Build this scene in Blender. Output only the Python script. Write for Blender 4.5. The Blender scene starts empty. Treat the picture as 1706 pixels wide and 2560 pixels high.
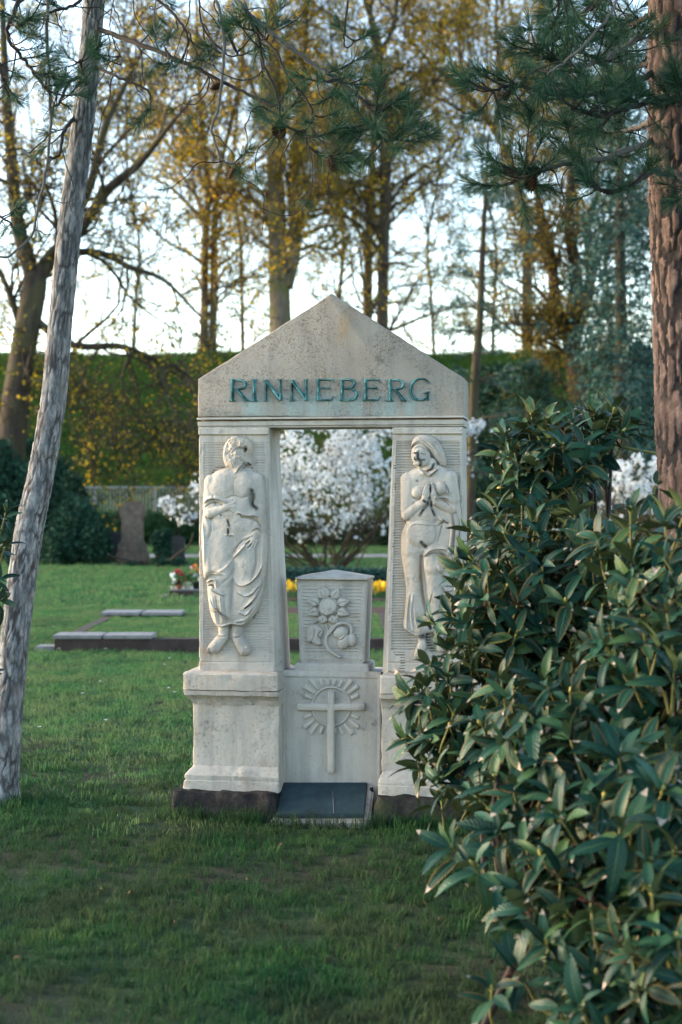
import bpy, bmesh, math, random
import numpy as np
from mathutils import Vector, Matrix

# ------------------------------------------------------------------ camera, sky, sun, exposure
S = bpy.context.scene
F = 3950.0                      # focal length in photograph pixels (1706 x 2560)
CX, HZ, CH = 853.0, 1250.0, 1.6 # principal column, horizon row, eye height
cam_d = bpy.data.cameras.new('camera')
cam_d.sensor_fit = 'VERTICAL'; cam_d.sensor_height = 36.0
cam_d.lens = F / 2560.0 * 36.0
cam_d.shift_y = -(1280.0 - HZ) / 2560.0
cam_d.clip_start = 0.05; cam_d.clip_end = 3000.0
cam_d.dof.use_dof = True; cam_d.dof.focus_distance = 8.0; cam_d.dof.aperture_fstop = 2.8
cam = bpy.data.objects.new('camera', cam_d)
cam.location = (0, 0, CH); cam.rotation_euler = (math.pi / 2, 0, 0)
S.collection.objects.link(cam); S.camera = cam

SUN_EL, SUN_AZ = math.radians(14.0), math.radians(-76.0)   # azimuth from the view direction, negative = left
world = bpy.data.worlds.new('World'); S.world = world; world.use_nodes = True
wn = world.node_tree.nodes; wl = world.node_tree.links
sky = wn.new('ShaderNodeTexSky'); sky.sky_type = 'NISHITA'; sky.sun_disc = False
sky.sun_elevation = SUN_EL; sky.sun_rotation = SUN_AZ
sky.air_density = 1.0; sky.dust_density = 1.0; sky.ozone_density = 1.0
bg = wn['Background']; bg.inputs['Strength'].default_value = 0.15
wl.new(sky.outputs['Color'], bg.inputs['Color'])
sun_d = bpy.data.lights.new('sun', 'SUN'); sun_d.energy = 1.4; sun_d.angle = math.radians(24)
sun_d.color = (1.0, 0.79, 0.56)
sun = bpy.data.objects.new('sun', sun_d); S.collection.objects.link(sun)
_sd = Vector((math.sin(SUN_AZ) * math.cos(SUN_EL), math.cos(SUN_AZ) * math.cos(SUN_EL), math.sin(SUN_EL)))
sun.rotation_euler = _sd.to_track_quat('Z', 'Y').to_euler()
sun.location = _sd * 60
S.view_settings.view_transform = 'Standard'; S.view_settings.look = 'None'
S.view_settings.gamma = 1.0; S.view_settings.use_curve_mapping = False
S.view_settings.exposure = 2.5
S.render.engine = 'CYCLES'
cy = S.cycles
cy.max_bounces = 6; cy.diffuse_bounces = 3; cy.glossy_bounces = 2; cy.transmission_bounces = 3; cy.transparent_max_bounces = 4
cy.caustics_reflective = False; cy.caustics_refractive = False
cy.use_denoising = True

# ------------------------------------------------------------------ helpers
RNG = np.random.default_rng(7)
COL = S.collection

def at(px, py, d):
    """world point seen at photograph pixel (px, py) at distance d along the view axis"""
    return Vector(((px - CX) / F * d, d, CH - (py - HZ) / F * d))

def _h(ix, iy, iz, seed):
    with np.errstate(over='ignore'):
        n = (ix.astype(np.uint32) * np.uint32(374761393) + iy.astype(np.uint32) * np.uint32(668265263)
             + iz.astype(np.uint32) * np.uint32(2246822519) + np.uint32(seed * 3266489917 & 0xffffffff))
        n = (n ^ (n >> np.uint32(13))) * np.uint32(1274126177)
        n = n ^ (n >> np.uint32(16))
    return n.astype(np.float64) / 4294967295.0

def vnoise(P, freq, seed=0):
    """value noise in [-1, 1]; P (n,3)"""
    Q = np.asarray(P, float) * freq
    I = np.floor(Q).astype(np.int64); f = Q - I; f = f * f * (3 - 2 * f)
    r = 0
    for a in (0, 1):
        wa = f[:, 0] if a else 1 - f[:, 0]
        for b in (0, 1):
            wb = f[:, 1] if b else 1 - f[:, 1]
            for c in (0, 1):
                wc = f[:, 2] if c else 1 - f[:, 2]
                r = r + wa * wb * wc * _h(I[:, 0] + a, I[:, 1] + b, I[:, 2] + c, seed)
    return r * 2 - 1

def fbm(P, freq, seed=0, oct=3):
    r, a = 0, 1.0
    for k in range(oct):
        r = r + a * vnoise(P, freq * 2 ** k, seed + k * 17); a *= 0.5
    return r

def link(o, parent=None, inv=False):
    COL.objects.link(o)
    if parent is not None: o.parent = parent
    return o

def empty(name, loc=(0, 0, 0), rz=0.0, parent=None):
    o = bpy.data.objects.new(name, None); o.location = loc; o.rotation_euler = (0, 0, rz)
    o.empty_display_size = 0.1
    return link(o, parent)

def tag(o, label=None, cat=None, group=None, kind=None):
    if label: o['label'] = label
    if cat: o['category'] = cat
    if group: o['group'] = group
    if kind: o['kind'] = kind
    return o

def raw_mesh(name, V, faces, smooth=False, attrs=None, uv=None):
    """faces: list of (m,k) index arrays"""
    me = bpy.data.meshes.new(name)
    V = np.asarray(V, np.float32)
    faces = [np.asarray(f, np.int32) for f in faces if len(f)]
    me.vertices.add(len(V)); me.vertices.foreach_set('co', V.ravel())
    loops = np.concatenate([f.ravel() for f in faces])
    tot = np.concatenate([np.full(len(f), f.shape[1], np.int32) for f in faces])
    start = np.concatenate(([0], np.cumsum(tot)[:-1])).astype(np.int32)
    me.loops.add(len(loops)); me.loops.foreach_set('vertex_index', loops)
    me.polygons.add(len(tot)); me.polygons.foreach_set('loop_start', start)
    me.polygons.foreach_set('loop_total', tot)
    me.polygons.foreach_set('use_smooth', np.full(len(tot), smooth, bool))
    me.update(calc_edges=True)
    if attrs:
        for k, a in attrs.items():
            t = me.attributes.new(k, 'FLOAT', 'POINT'); t.data.foreach_set('value', np.asarray(a, np.float32))
    if uv is not None:
        l = me.uv_layers.new(name='UVMap'); l.data.foreach_set('uv', np.asarray(uv, np.float32)[loops].ravel())
    return me

class MB:
    """collects verts and faces, then links them as one mesh object"""
    def __init__(self): self.V = []; self.F = {}; self.n = 0; self.A = []; self.U = []
    def add(self, V, *faces, a=None, uv=None):
        V = np.asarray(V, float).reshape(-1, 3)
        for f in faces:
            f = np.asarray(f, np.int64)
            if len(f): self.F.setdefault(f.shape[1], []).append(f + self.n)
        self.V.append(V); self.n += len(V)
        self.A.append(np.zeros(len(V)) if a is None else np.broadcast_to(np.asarray(a, float), (len(V),)))
        if uv is not None: self.U.append(uv)
        return self
    def mesh(self, name, smooth=False, attr=None):
        V = np.concatenate(self.V)
        return raw_mesh(name, V, [np.concatenate(f) for f in self.F.values()], smooth,
                        {attr: np.concatenate(self.A)} if attr else None, np.concatenate(self.U) if self.U else None)
    def build(self, name, mat, parent=None, smooth=False, attr=None):
        me = self.mesh(name, smooth, attr); me.materials.append(mat)
        return link(bpy.data.objects.new(name, me), parent)

def obj(name, me, mat, parent=None):
    if not me.materials: me.materials.append(mat)
    return link(bpy.data.objects.new(name, me), parent)

def tube(pts, rad, sides=6, cap=True, twist=None):
    """returns V, quads, tris of a swept tube"""
    P = np.asarray(pts, float); n = len(P); R = np.broadcast_to(np.asarray(rad, float), (n,))
    T = np.gradient(P, axis=0); T /= np.linalg.norm(T, axis=1)[:, None] + 1e-9
    ref = np.array([0.0, 1.0, 0.02]) if abs(T[:, 1]).mean() < 0.8 else np.array([1.0, 0, 0.02])
    A = np.cross(T, ref); A /= np.linalg.norm(A, axis=1)[:, None] + 1e-9
    B = np.cross(T, A)
    th = np.arange(sides) / sides * 2 * math.pi
    V = P[:, None] + R[:, None, None] * (A[:, None] * np.cos(th)[None, :, None] + B[:, None] * np.sin(th)[None, :, None])
    V = V.reshape(-1, 3)
    i = np.arange(n - 1)[:, None] * sides; j = np.arange(sides)[None]
    j2 = (j + 1) % sides
    Q = np.stack([i + j, i + j2, i + sides + j2, i + sides + j], -1).reshape(-1, 4)
    if cap:
        V = np.vstack([V, P[-1] + T[-1] * R[-1], P[0]])
        e = (n - 1) * sides; a = np.arange(sides); b = (a + 1) % sides
        Tt = np.vstack([np.stack([e + a, e + b, np.full(sides, n * sides)], -1), np.stack([b, a, np.full(sides, n * sides + 1)], -1)])
        return V, Q, Tt
    return V, Q, np.zeros((0, 3), int)

def smooth_path(pts, n):
    """Catmull-Rom resample of rows to n rows"""
    P = np.asarray(pts, float)
    if len(P) == 2: return P[0] + (P[1] - P[0]) * np.linspace(0, 1, n)[:, None]
    E = np.vstack([2 * P[0] - P[1], P, 2 * P[-1] - P[-2]])
    t = np.linspace(0, len(P) - 1, n); i = np.minimum(t.astype(int), len(P) - 2); f = (t - i)[:, None]
    p0, p1, p2, p3 = E[i], E[i + 1], E[i + 2], E[i + 3]
    return 0.5 * (2 * p1 + (p2 - p0) * f + (2 * p0 - 5 * p1 + 4 * p2 - p3) * f ** 2 + (3 * p1 - p0 - 3 * p2 + p3) * f ** 3)

# ------------------------------------------------------------------ materials
class NT:
    def __init__(self, name):
        self.m = bpy.data.materials.new(name); self.m.use_nodes = True
        self.t = self.m.node_tree; self.N = self.t.nodes
        self.bsdf = self.N['Principled BSDF']; self.out = self.N['Material Output']
    def n(self, kind, **kw):
        x = self.N.new(kind)
        for k, v in kw.items():
            if k.startswith('i_'):
                key = k[2:].replace('_', ' ')
                x.inputs[int(key) if key.isdigit() else key].default_value = v
            else: setattr(x, k, v)
        return x
    def l(self, a, b): self.t.links.new(a, b)
    def coord(self, kind='Object', scale=(1, 1, 1)):
        c = self.n('ShaderNodeTexCoord'); mp = self.n('ShaderNodeMapping'); mp.inputs['Scale'].default_value = scale
        self.l(c.outputs[kind], mp.inputs['Vector']); return mp.outputs['Vector']
    def wpos(self, scale=(1, 1, 1)):
        g = self.n('ShaderNodeNewGeometry'); mp = self.n('ShaderNodeMapping'); mp.inputs['Scale'].default_value = scale
        self.l(g.outputs['Position'], mp.inputs['Vector']); return mp.outputs['Vector']
    def noise(self, vec, scale, detail=4, rough=0.55, dist=0.0):
        x = self.n('ShaderNodeTexNoise'); x.inputs['Scale'].default_value = scale; x.inputs['Detail'].default_value = detail
        x.inputs['Roughness'].default_value = rough; x.inputs['Distortion'].default_value = dist
        if vec is not None: self.l(vec, x.inputs['Vector'])
        return x.outputs['Fac']
    def voronoi(self, vec, scale, feature='F1'):
        x = self.n('ShaderNodeTexVoronoi'); x.feature = feature; x.inputs['Scale'].default_value = scale
        self.l(vec, x.inputs['Vector']); return x.outputs['Distance']
    def ramp(self, fac, stops):
        x = self.n('ShaderNodeValToRGB'); e = x.color_ramp.elements
        while len(e) < len(stops): e.new(0.5)
        for k, (p, c) in enumerate(stops):
            e[k].position = p; e[k].color = (c, c, c, 1) if not hasattr(c, '__len__') else (*c, 1)
        self.l(fac, x.inputs['Fac']); return x.outputs['Color']
    def mix(self, fac, a, b, mode='MIX'):
        x = self.n('ShaderNodeMix', data_type='RGBA', blend_type=mode)
        for s, v in ((x.inputs['Factor'], fac), (x.inputs['A'], a), (x.inputs['B'], b)):
            if isinstance(v, bpy.types.NodeSocket): self.l(v, s)
            elif hasattr(v, '__len__'): s.default_value = (*v, 1)
            else: s.default_value = v
        return x.outputs['Result']
    def math(self, op, a, b=0.0):
        x = self.n('ShaderNodeMath', operation=op)
        for s, v in ((x.inputs[0], a), (x.inputs[1], b)):
            if isinstance(v, bpy.types.NodeSocket): self.l(v, s)
            else: s.default_value = v
        return x.outputs[0]
    def attr(self, name):
        x = self.n('ShaderNodeAttribute', attribute_name=name); return x.outputs['Fac']
    def bump(self, h, strength=0.3, dist=0.01, normal=None):
        x = self.n('ShaderNodeBump'); x.inputs['Strength'].default_value = strength; x.inputs['Distance'].default_value = dist
        self.l(h, x.inputs['Height'])
        if normal is not None: self.l(normal, x.inputs['Normal'])
        return x.outputs['Normal']
    def done(self, color=None, rough=0.8, normal=None, spec=0.3, metal=0.0):
        for key, v in (('Base Color', color), ('Roughness', rough), ('Normal', normal), ('Specular IOR Level', spec), ('Metallic', metal)):
            if v is None: continue
            s = self.bsdf.inputs[key]
            if isinstance(v, bpy.types.NodeSocket): self.l(v, s)
            elif hasattr(v, '__len__'): s.default_value = (*v, 1)
            else: s.default_value = v
        return self.m
    def translucent(self, color, amount):
        tr = self.n('ShaderNodeBsdfTranslucent'); mx = self.n('ShaderNodeMixShader'); mx.inputs['Fac'].default_value = amount
        if isinstance(color, bpy.types.NodeSocket): self.l(color, tr.inputs['Color'])
        else: tr.inputs['Color'].default_value = (*color, 1)
        self.l(self.bsdf.outputs[0], mx.inputs[1]); self.l(tr.outputs[0], mx.inputs[2])
        self.l(mx.outputs[0], self.out.inputs['Surface'])

M = {}
def stone(name, c0, c1, pits=0.35, rough_scale=1.0, warm=0.35, verdigris=False, bump=0.35):
    t = NT(name); v = t.coord('Object')
    col = t.mix(t.ramp(t.noise(v, 3.2, 5, 0.6), [(0.32, 0.0), (0.68, 1.0)]), c0, c1)
    # soft warm patina and grey weathering streaks running down the faces
    vs = t.coord('Object', (9, 9, 1.1))
    col = t.mix(t.math('MULTIPLY', t.ramp(t.noise(vs, 1.3, 4, 0.6), [(0.48, 0.0), (0.7, 1.0)]), 0.5), col, (0.19, 0.185, 0.175))
    col = t.mix(t.math('MULTIPLY', t.ramp(t.noise(v, 1.7, 6, 0.7), [(0.5, 0.0), (0.7, 1.0)]), warm), col, (0.50, 0.34, 0.20))
    lich = t.math('MULTIPLY', t.ramp(t.noise(v, 5.5, 6, 0.72), [(0.56, 0.0), (0.70, 1.0)]), t.ramp(t.noise(v, 38, 4, 0.6), [(0.42, 0.0), (0.6, 0.75)]))
    col = t.mix(lich, col, (0.10, 0.092, 0.08))
    och = t.math('MULTIPLY', t.ramp(t.noise(t.coord('Object', (4, 4, 2.2)), 1.6, 6, 0.7), [(0.58, 0.0), (0.72, 1.0)]), 0.5)
    col = t.mix(och, col, (0.33, 0.21, 0.09))
    sp = t.ramp(t.noise(v, 75 * rough_scale, 3, 0.65), [(0.54, 0.0), (0.66, 1.0)])
    clump = t.ramp(t.noise(v, 6, 4, 0.6), [(0.38, 0.15), (0.62, 1.0)])
    sp = t.math('MULTIPLY', t.math('MULTIPLY', sp, clump), pits)
    col = t.mix(sp, col, (0.17, 0.125, 0.09))
    if verdigris:       # copper wash below the letters
        o = t.n('ShaderNodeSeparateXYZ'); c = t.n('ShaderNodeTexCoord'); t.l(c.outputs['Object'], o.inputs[0])
        z = o.outputs['Z']
        band = t.math('MULTIPLY', t.ramp(t.math('MULTIPLY', t.math('SUBTRACT', z, 2.0), 4.0), [(0.0, 0.5), (0.2, 0.9), (0.42, 0.9), (0.62, 0.0)]), 1.0)
        st = t.ramp(t.noise(t.coord('Object', (9, 9, 1.5)), 1.0, 5, 0.65), [(0.36, 0.0), (0.66, 1.0)])
        x = o.outputs['X']
        inside = t.ramp(t.math('ABSOLUTE', t.math('SUBTRACT', x, 0.0)), [(0.46, 1.0), (0.56, 0.0)])
        k = t.math('MULTIPLY', t.math('MULTIPLY', band, st), t.math('MULTIPLY', inside, 0.75))
        col = t.mix(k, col, (0.33, 0.50, 0.52))
    st = t.attr('stain')
    k = t.math('MULTIPLY', st, t.ramp(t.noise(v, 45, 4, 0.6), [(0.3, 0.55), (0.55, 1.0)]))
    col = t.mix(k, col, (0.035, 0.035, 0.036))
    col = t.mix(t.math('MULTIPLY', t.attr('patina'), t.ramp(t.noise(v, 12, 4, 0.6), [(0.35, 0.2), (0.65, 1.0)])), col, (0.44, 0.27, 0.13))
    h = t.math('ADD', t.noise(v, 120 * rough_scale, 4, 0.7), t.math('MULTIPLY', t.noise(v, 22, 4, 0.6), 1.4))
    h = t.math('SUBTRACT', h, t.math('MULTIPLY', sp, 1.5))
    return t.done(col, 0.88, t.bump(h, bump, 0.006), 0.15)

M['stone'] = stone('pale_sandstone', (0.439, 0.394, 0.34), (0.556, 0.505, 0.441), 0.22, 1.5, 0.12)
M['stone_grey'] = stone('grey_sandstone', (0.391, 0.358, 0.316), (0.492, 0.455, 0.404), 0.28, 1.0, 0.2)
M['stone_rough'] = stone('bush_hammered_sandstone', (0.321, 0.284, 0.244), (0.412, 0.369, 0.321), 0.8, 1.7, 0.22, True, 0.7)
M['stone_plinth'] = stone('weathered_plinth_sandstone', (0.412, 0.366, 0.312), (0.53, 0.477, 0.413), 0.42, 0.8, 0.34, False, 0.5)

t = NT('dark_footing'); v = t.coord('Object')
c = t.ramp(t.noise(v, 14, 6, 0.7), [(0.3, (0.012, 0.011, 0.012)), (0.55, (0.036, 0.032, 0.031)), (0.75, (0.085, 0.08, 0.078))])
c = t.mix(t.ramp(t.noise(v, 5, 3), [(0.55, 0.0), (0.72, 0.6)]), c, (0.05, 0.065, 0.03))
M['footing'] = t.done(c, 0.95, t.bump(t.noise(v, 40, 5, 0.7), 0.8, 0.02), 0.1)

t = NT('verdigris_bronze'); v = t.coord('Object')
c = t.ramp(t.noise(v, 26, 5, 0.65), [(0.3, (0.008, 0.036, 0.042)), (0.48, (0.045, 0.165, 0.175)), (0.66, (0.24, 0.52, 0.53))])
M['bronze'] = t.done(c, 0.42, t.bump(t.noise(v, 90, 3), 0.2, 0.003), 0.5, 0.45)
t = NT('dark_bronze_plate'); v = t.coord('Object')
c = t.ramp(t.noise(v, 9, 6, 0.7), [(0.3, (0.008, 0.020, 0.028)), (0.6, (0.018, 0.040, 0.050)), (0.8, (0.06, 0.13, 0.16))])
M['plate'] = t.done(c, t.ramp(t.noise(v, 30, 4), [(0.3, 0.5), (0.7, 0.7)]), t.bump(t.noise(v, 160, 3), 0.25, 0.002), 0.35, 0.0)

t = NT('grey_pine_bark'); v = t.coord('Object')
f = t.attr('furrow')
c = t.ramp(t.noise(t.coord('Object', (30, 30, 9)), 1.0, 6, 0.65), [(0.34, (0.050, 0.056, 0.064)), (0.47, (0.14, 0.148, 0.158)), (0.64, (0.34, 0.335, 0.33))])
c = t.mix(t.ramp(t.noise(v, 9, 4), [(0.52, 0.0), (0.7, 0.45)]), c, (0.15, 0.12, 0.11))
c = t.mix(f, c, (0.055, 0.05, 0.05))
M['bark_grey'] = t.done(c, 0.92, t.bump(t.noise(t.coord('Object', (60, 60, 22)), 1.0, 5, 0.7), 0.8, 0.012), 0.15)
t = NT('red_pine_bark'); v = t.coord('Object')
f = t.attr('furrow')
c = t.ramp(t.noise(t.coord('Object', (26, 26, 7)), 1.0, 6, 0.65), [(0.3, (0.045, 0.032, 0.030)), (0.5, (0.105, 0.074, 0.066)), (0.72, (0.23, 0.163, 0.142))])
c = t.mix(t.ramp(f, [(0.12, 0.0), (0.5, 1.0)]), c, (0.028, 0.024, 0.025))
M['bark_red'] = t.done(c, 0.9, t.bump(t.noise(t.coord('Object', (60, 60, 22)), 1.0, 5, 0.7), 0.8, 0.012), 0.15)
def bark(name, a, b, moss=0.0):
    t = NT(name); v = t.wpos((5, 5, 1.2))
    c = t.ramp(t.noise(v, 1.2, 5, 0.65), [(0.3, a), (0.7, b)])
    if moss: c = t.mix(t.ramp(t.noise(t.wpos(), 1.4, 4), [(0.42, 0.0), (0.66, moss)]), c, (0.11, 0.12, 0.03))
    return t.done(c, 0.92, t.bump(t.noise(t.wpos((14, 14, 4)), 1.0, 4), 0.7, 0.05), 0.1)
M['bark_dark'] = bark('dark_tree_bark', (0.028, 0.022, 0.018), (0.075, 0.058, 0.045), 0.25)
M['bark_brown'] = bark('brown_tree_bark', (0.05, 0.034, 0.024), (0.13, 0.085, 0.055), 0.45)
M['bark_beech'] = bark('grey_brown_tree_bark', (0.085, 0.068, 0.05), (0.19, 0.155, 0.12), 0.75)
M['twig'] = NT('grey_twig').done((0.10, 0.095, 0.09), 0.9, None, 0.15)
M['twig_dark'] = NT('dark_twig').done((0.035, 0.030, 0.028), 0.9, None, 0.15)
M['stem_green'] = NT('green_stem').done((0.14, 0.13, 0.04), 0.7, None, 0.3)
M['stem_brown'] = NT('brown_stem').done((0.035, 0.026, 0.022), 0.85, None, 0.2)

def leafmat(name, stops, trans=0.35, rough=0.6, spec=0.25, tcol=None, per='island'):
    t = NT(name)
    if per == 'island':
        g = t.n('ShaderNodeNewGeometry'); r = g.outputs['Random Per Island']
    else:
        g = t.n('ShaderNodeObjectInfo'); r = g.outputs['Random']
    big = t.noise(t.wpos(), 0.9, 3)
    k = t.math('ADD', t.math('MULTIPLY', r, 0.75), t.math('MULTIPLY', t.math('SUBTRACT', big, 0.38), 1.0))
    c = t.ramp(k, stops); m = t.done(c, rough, None, spec)
    if trans: t.translucent(c if tcol is None else t.mix(1.0, c, tcol, 'MULTIPLY'), trans)
    return m
M['leaf_gold'] = leafmat('golden_spring_leaves', [(0.1, (0.19, 0.17, 0.012)), (0.4, (0.33, 0.255, 0.012)), (0.7, (0.50, 0.335, 0.012)), (0.95, (0.60, 0.30, 0.012))], 0.62)
M['leaf_olive'] = leafmat('olive_spring_leaves', [(0.1, (0.11, 0.105, 0.014)), (0.45, (0.20, 0.17, 0.016)), (0.75, (0.33, 0.24, 0.016)), (0.95, (0.42, 0.26, 0.016))], 0.55)
M['leaf_rust'] = leafmat('rust_leaves', [(0.1, (0.08, 0.075, 0.016)), (0.5, (0.16, 0.13, 0.018)), (0.9, (0.27, 0.16, 0.02))], 0.5)
M['leaf_dark'] = leafmat('dark_evergreen_leaves', [(0.1, (0.010, 0.030, 0.018)), (0.5, (0.020, 0.058, 0.036)), (0.9, (0.038, 0.095, 0.055))], 0.15, 0.7, 0.12)
M['leaf_hedge'] = leafmat('hedge_leaves', [(0.1, (0.014, 0.040, 0.016)), (0.5, (0.026, 0.072, 0.024)), (0.9, (0.05, 0.12, 0.035))], 0.2)
M['leaf_mid'] = leafmat('green_plant_leaves', [(0.1, (0.03, 0.085, 0.03)), (0.5, (0.05, 0.13, 0.05)), (0.9, (0.10, 0.20, 0.06))], 0.3)
M['needle_blue'] = leafmat('blue_green_conifer_needles', [(0.1, (0.012, 0.045, 0.042)), (0.5, (0.026, 0.075, 0.062)), (0.9, (0.05, 0.115, 0.085))], 0.15)
M['needle'] = leafmat('pine_needles', [(0.1, (0.014, 0.045, 0.030)), (0.5, (0.026, 0.080, 0.050)), (0.85, (0.052, 0.115, 0.055)), (0.97, (0.16, 0.11, 0.035))], 0.2, 0.6, 0.2)
M['blossom'] = leafmat('white_blossom', [(0.1, (0.46, 0.51, 0.54)), (0.6, (0.63, 0.67, 0.69)), (0.95, (0.76, 0.78, 0.78))], 0.35)
M['blossom_leaf'] = leafmat('bronze_young_leaves', [(0.1, (0.07, 0.05, 0.02)), (0.6, (0.11, 0.09, 0.03)), (0.95, (0.13, 0.13, 0.04))], 0.3)
M['yellow'] = leafmat('yellow_petals', [(0.1, (0.55, 0.30, 0.01)), (0.9, (0.75, 0.48, 0.02))], 0.3)
M['red'] = NT('red_petals').done((0.45, 0.02, 0.05), 0.6)
M['orange'] = NT('orange_petals').done((0.62, 0.20, 0.04), 0.6)
M['pink'] = NT('pink_petals').done((0.70, 0.42, 0.58), 0.6)
M['white_petal'] = NT('white_petals').done((0.82, 0.82, 0.80), 0.6)

def rhodo(name, per):
    t = NT(name)
    uvn = t.n('ShaderNodeUVMap'); sx = t.n('ShaderNodeSeparateXYZ'); t.l(uvn.outputs['UV'], sx.inputs[0])
    u, w = sx.outputs['X'], sx.outputs['Y']
    if per == 'object': r = t.n('ShaderNodeObjectInfo').outputs['Random']
    else: r = t.n('ShaderNodeNewGeometry').outputs['Random Per Island']
    c = t.ramp(r, [(0.0, (0.004, 0.020, 0.014)), (0.4, (0.008, 0.036, 0.024)), (0.75, (0.015, 0.056, 0.034)), (1.0, (0.038, 0.078, 0.026))])
    e = t.math('ABSOLUTE', t.math('SUBTRACT', w, 0.5))            # 0 at the midrib, 0.5 at the margin
    old = t.ramp(t.math('FRACT', t.math('MULTIPLY', r, 7.31)), [(0.45, 0.0), (0.85, 1.0)])
    rim = t.ramp(t.math('ADD', e, t.math('MULTIPLY', t.noise(t.wpos(), 40, 3), 0.22)), [(0.42, 0.0), (0.62, 1.0)])
    c = t.mix(t.math('MULTIPLY', rim, t.math('MULTIPLY', old, 0.6)), c, (0.20, 0.125, 0.028))
    tip = t.math('MULTIPLY', t.ramp(t.math('ADD', u, t.math('MULTIPLY', t.noise(t.wpos(), 25, 2), 0.25)), [(0.98, 0.0), (1.12, 1.0)]),
                 t.ramp(t.math('FRACT', t.math('MULTIPLY', r, 13.7)), [(0.72, 0.0), (0.76, 1.0)]))
    c = t.mix(tip, c, (0.33, 0.27, 0.22))
    rib = t.ramp(e, [(0.0, 1.0), (0.045, 0.0)])
    c = t.mix(t.math('MULTIPLY', rib, 0.55), c, (0.10, 0.17, 0.07))
    g = t.n('ShaderNodeNewGeometry')
    c = t.mix(g.outputs['Backfacing'], c, (0.055, 0.08, 0.035))
    vein = t.n('ShaderNodeTexWave', wave_type='BANDS', bands_direction='X'); vein.inputs['Scale'].default_value = 3.2; vein.inputs['Distortion'].default_value = 1.5
    cv = t.n('ShaderNodeCombineXYZ'); t.l(t.math('SUBTRACT', u, t.math('MULTIPLY', e, 0.35)), cv.inputs[0]); t.l(cv.outputs[0], vein.inputs['Vector'])
    m = t.done(c, t.ramp(t.noise(t.wpos(), 30, 3), [(0.3, 0.30), (0.7, 0.48)]), t.bump(vein.outputs['Fac'], 0.22, 0.004), 0.13)
    t.translucent(c, 0.08); return m
M['rhodo'] = rhodo('rhododendron_leaf', 'object')
M['rhodo_mass'] = rhodo('rhododendron_leaf_mass', 'island')

# ground
t = NT('lawn_soil'); p = t.wpos()
n1 = t.noise(p, 0.55, 5, 0.6); n2 = t.noise(p, 3.5, 5, 0.65)
c = t.ramp(n2, [(0.3, (0.012, 0.032, 0.015)), (0.5, (0.024, 0.055, 0.024)), (0.72, (0.05, 0.088, 0.03))])
c = t.mix(t.ramp(n1, [(0.42, 0.0), (0.62, 0.85)]), c, (0.045, 0.036, 0.026))
M['lawn'] = t.done(c, 0.95, t.bump(t.noise(p, 40, 4, 0.7), 0.8, 0.03), 0.1)
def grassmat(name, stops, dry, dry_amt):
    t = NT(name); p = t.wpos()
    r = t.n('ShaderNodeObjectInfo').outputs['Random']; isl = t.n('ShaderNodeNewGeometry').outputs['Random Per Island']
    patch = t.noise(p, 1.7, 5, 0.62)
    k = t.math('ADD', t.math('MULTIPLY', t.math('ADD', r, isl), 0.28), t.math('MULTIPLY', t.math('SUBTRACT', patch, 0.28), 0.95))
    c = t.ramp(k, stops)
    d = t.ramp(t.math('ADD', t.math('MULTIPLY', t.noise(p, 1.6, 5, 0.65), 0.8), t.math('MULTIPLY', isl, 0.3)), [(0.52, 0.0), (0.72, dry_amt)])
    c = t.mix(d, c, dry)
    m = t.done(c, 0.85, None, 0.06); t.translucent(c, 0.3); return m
M['grass'] = grassmat('lawn_grass', [(0.1, (0.007, 0.034, 0.018)), (0.4, (0.015, 0.063, 0.027)), (0.7, (0.040, 0.110, 0.034)), (0.95, (0.12, 0.17, 0.052))], (0.080, 0.066, 0.040), 0.5)  # near lawn's shade is put into this darker copy of the grass colours
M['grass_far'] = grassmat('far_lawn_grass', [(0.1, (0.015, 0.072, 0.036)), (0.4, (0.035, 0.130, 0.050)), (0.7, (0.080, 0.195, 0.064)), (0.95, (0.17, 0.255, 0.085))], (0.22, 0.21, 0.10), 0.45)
M['grass_bank'] = grassmat('embankment_grass', [(0.1, (0.016, 0.058, 0.015)), (0.4, (0.030, 0.095, 0.019)), (0.7, (0.058, 0.145, 0.024)), (0.95, (0.10, 0.17, 0.032))], (0.10, 0.08, 0.026), 0.5)
t = NT('embankment_soil'); p = t.wpos()
M['bank'] = t.done(t.ramp(t.noise(p, 0.8, 5, 0.65), [(0.3, (0.014, 0.040, 0.012)), (0.6, (0.03, 0.07, 0.018)), (0.8, (0.055, 0.055, 0.02))]), 0.95, None, 0.1)
t = NT('gravel_path'); p = t.wpos()
M['path'] = t.done(t.ramp(t.noise(p, 12, 5, 0.7), [(0.3, (0.16, 0.155, 0.15)), (0.7, (0.27, 0.26, 0.25))]), 0.95, None, 0.1)
t = NT('bed_soil'); p = t.wpos()
M['soil'] = t.done(t.ramp(t.noise(p, 9, 5, 0.7), [(0.3, (0.035, 0.024, 0.02)), (0.7, (0.095, 0.062, 0.05))]), 0.97, t.bump(t.noise(p, 30, 4), 0.8, 0.03), 0.1)
t = NT('grave_kerb_stone'); p = t.coord('Object')
M['kerb_top'] = t.done(t.ramp(t.noise(p, 10, 5, 0.7), [(0.3, (0.11, 0.11, 0.11)), (0.7, (0.22, 0.215, 0.215))]), 0.75, t.bump(t.noise(p, 60, 4), 0.4, 0.006), 0.3)
t = NT('dark_kerb_stone'); p = t.coord('Object')
M['kerb'] = t.done(t.ramp(t.noise(p, 8, 5, 0.7), [(0.3, (0.030, 0.020, 0.019)), (0.7, (0.060, 0.042, 0.038))]), 0.85, None, 0.2)
t = NT('old_headstone'); p = t.coord('Object')
c = t.ramp(t.noise(p, 9, 6, 0.7), [(0.3, (0.075, 0.055, 0.042)), (0.55, (0.135, 0.102, 0.078)), (0.8, (0.20, 0.16, 0.125))])
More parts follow.
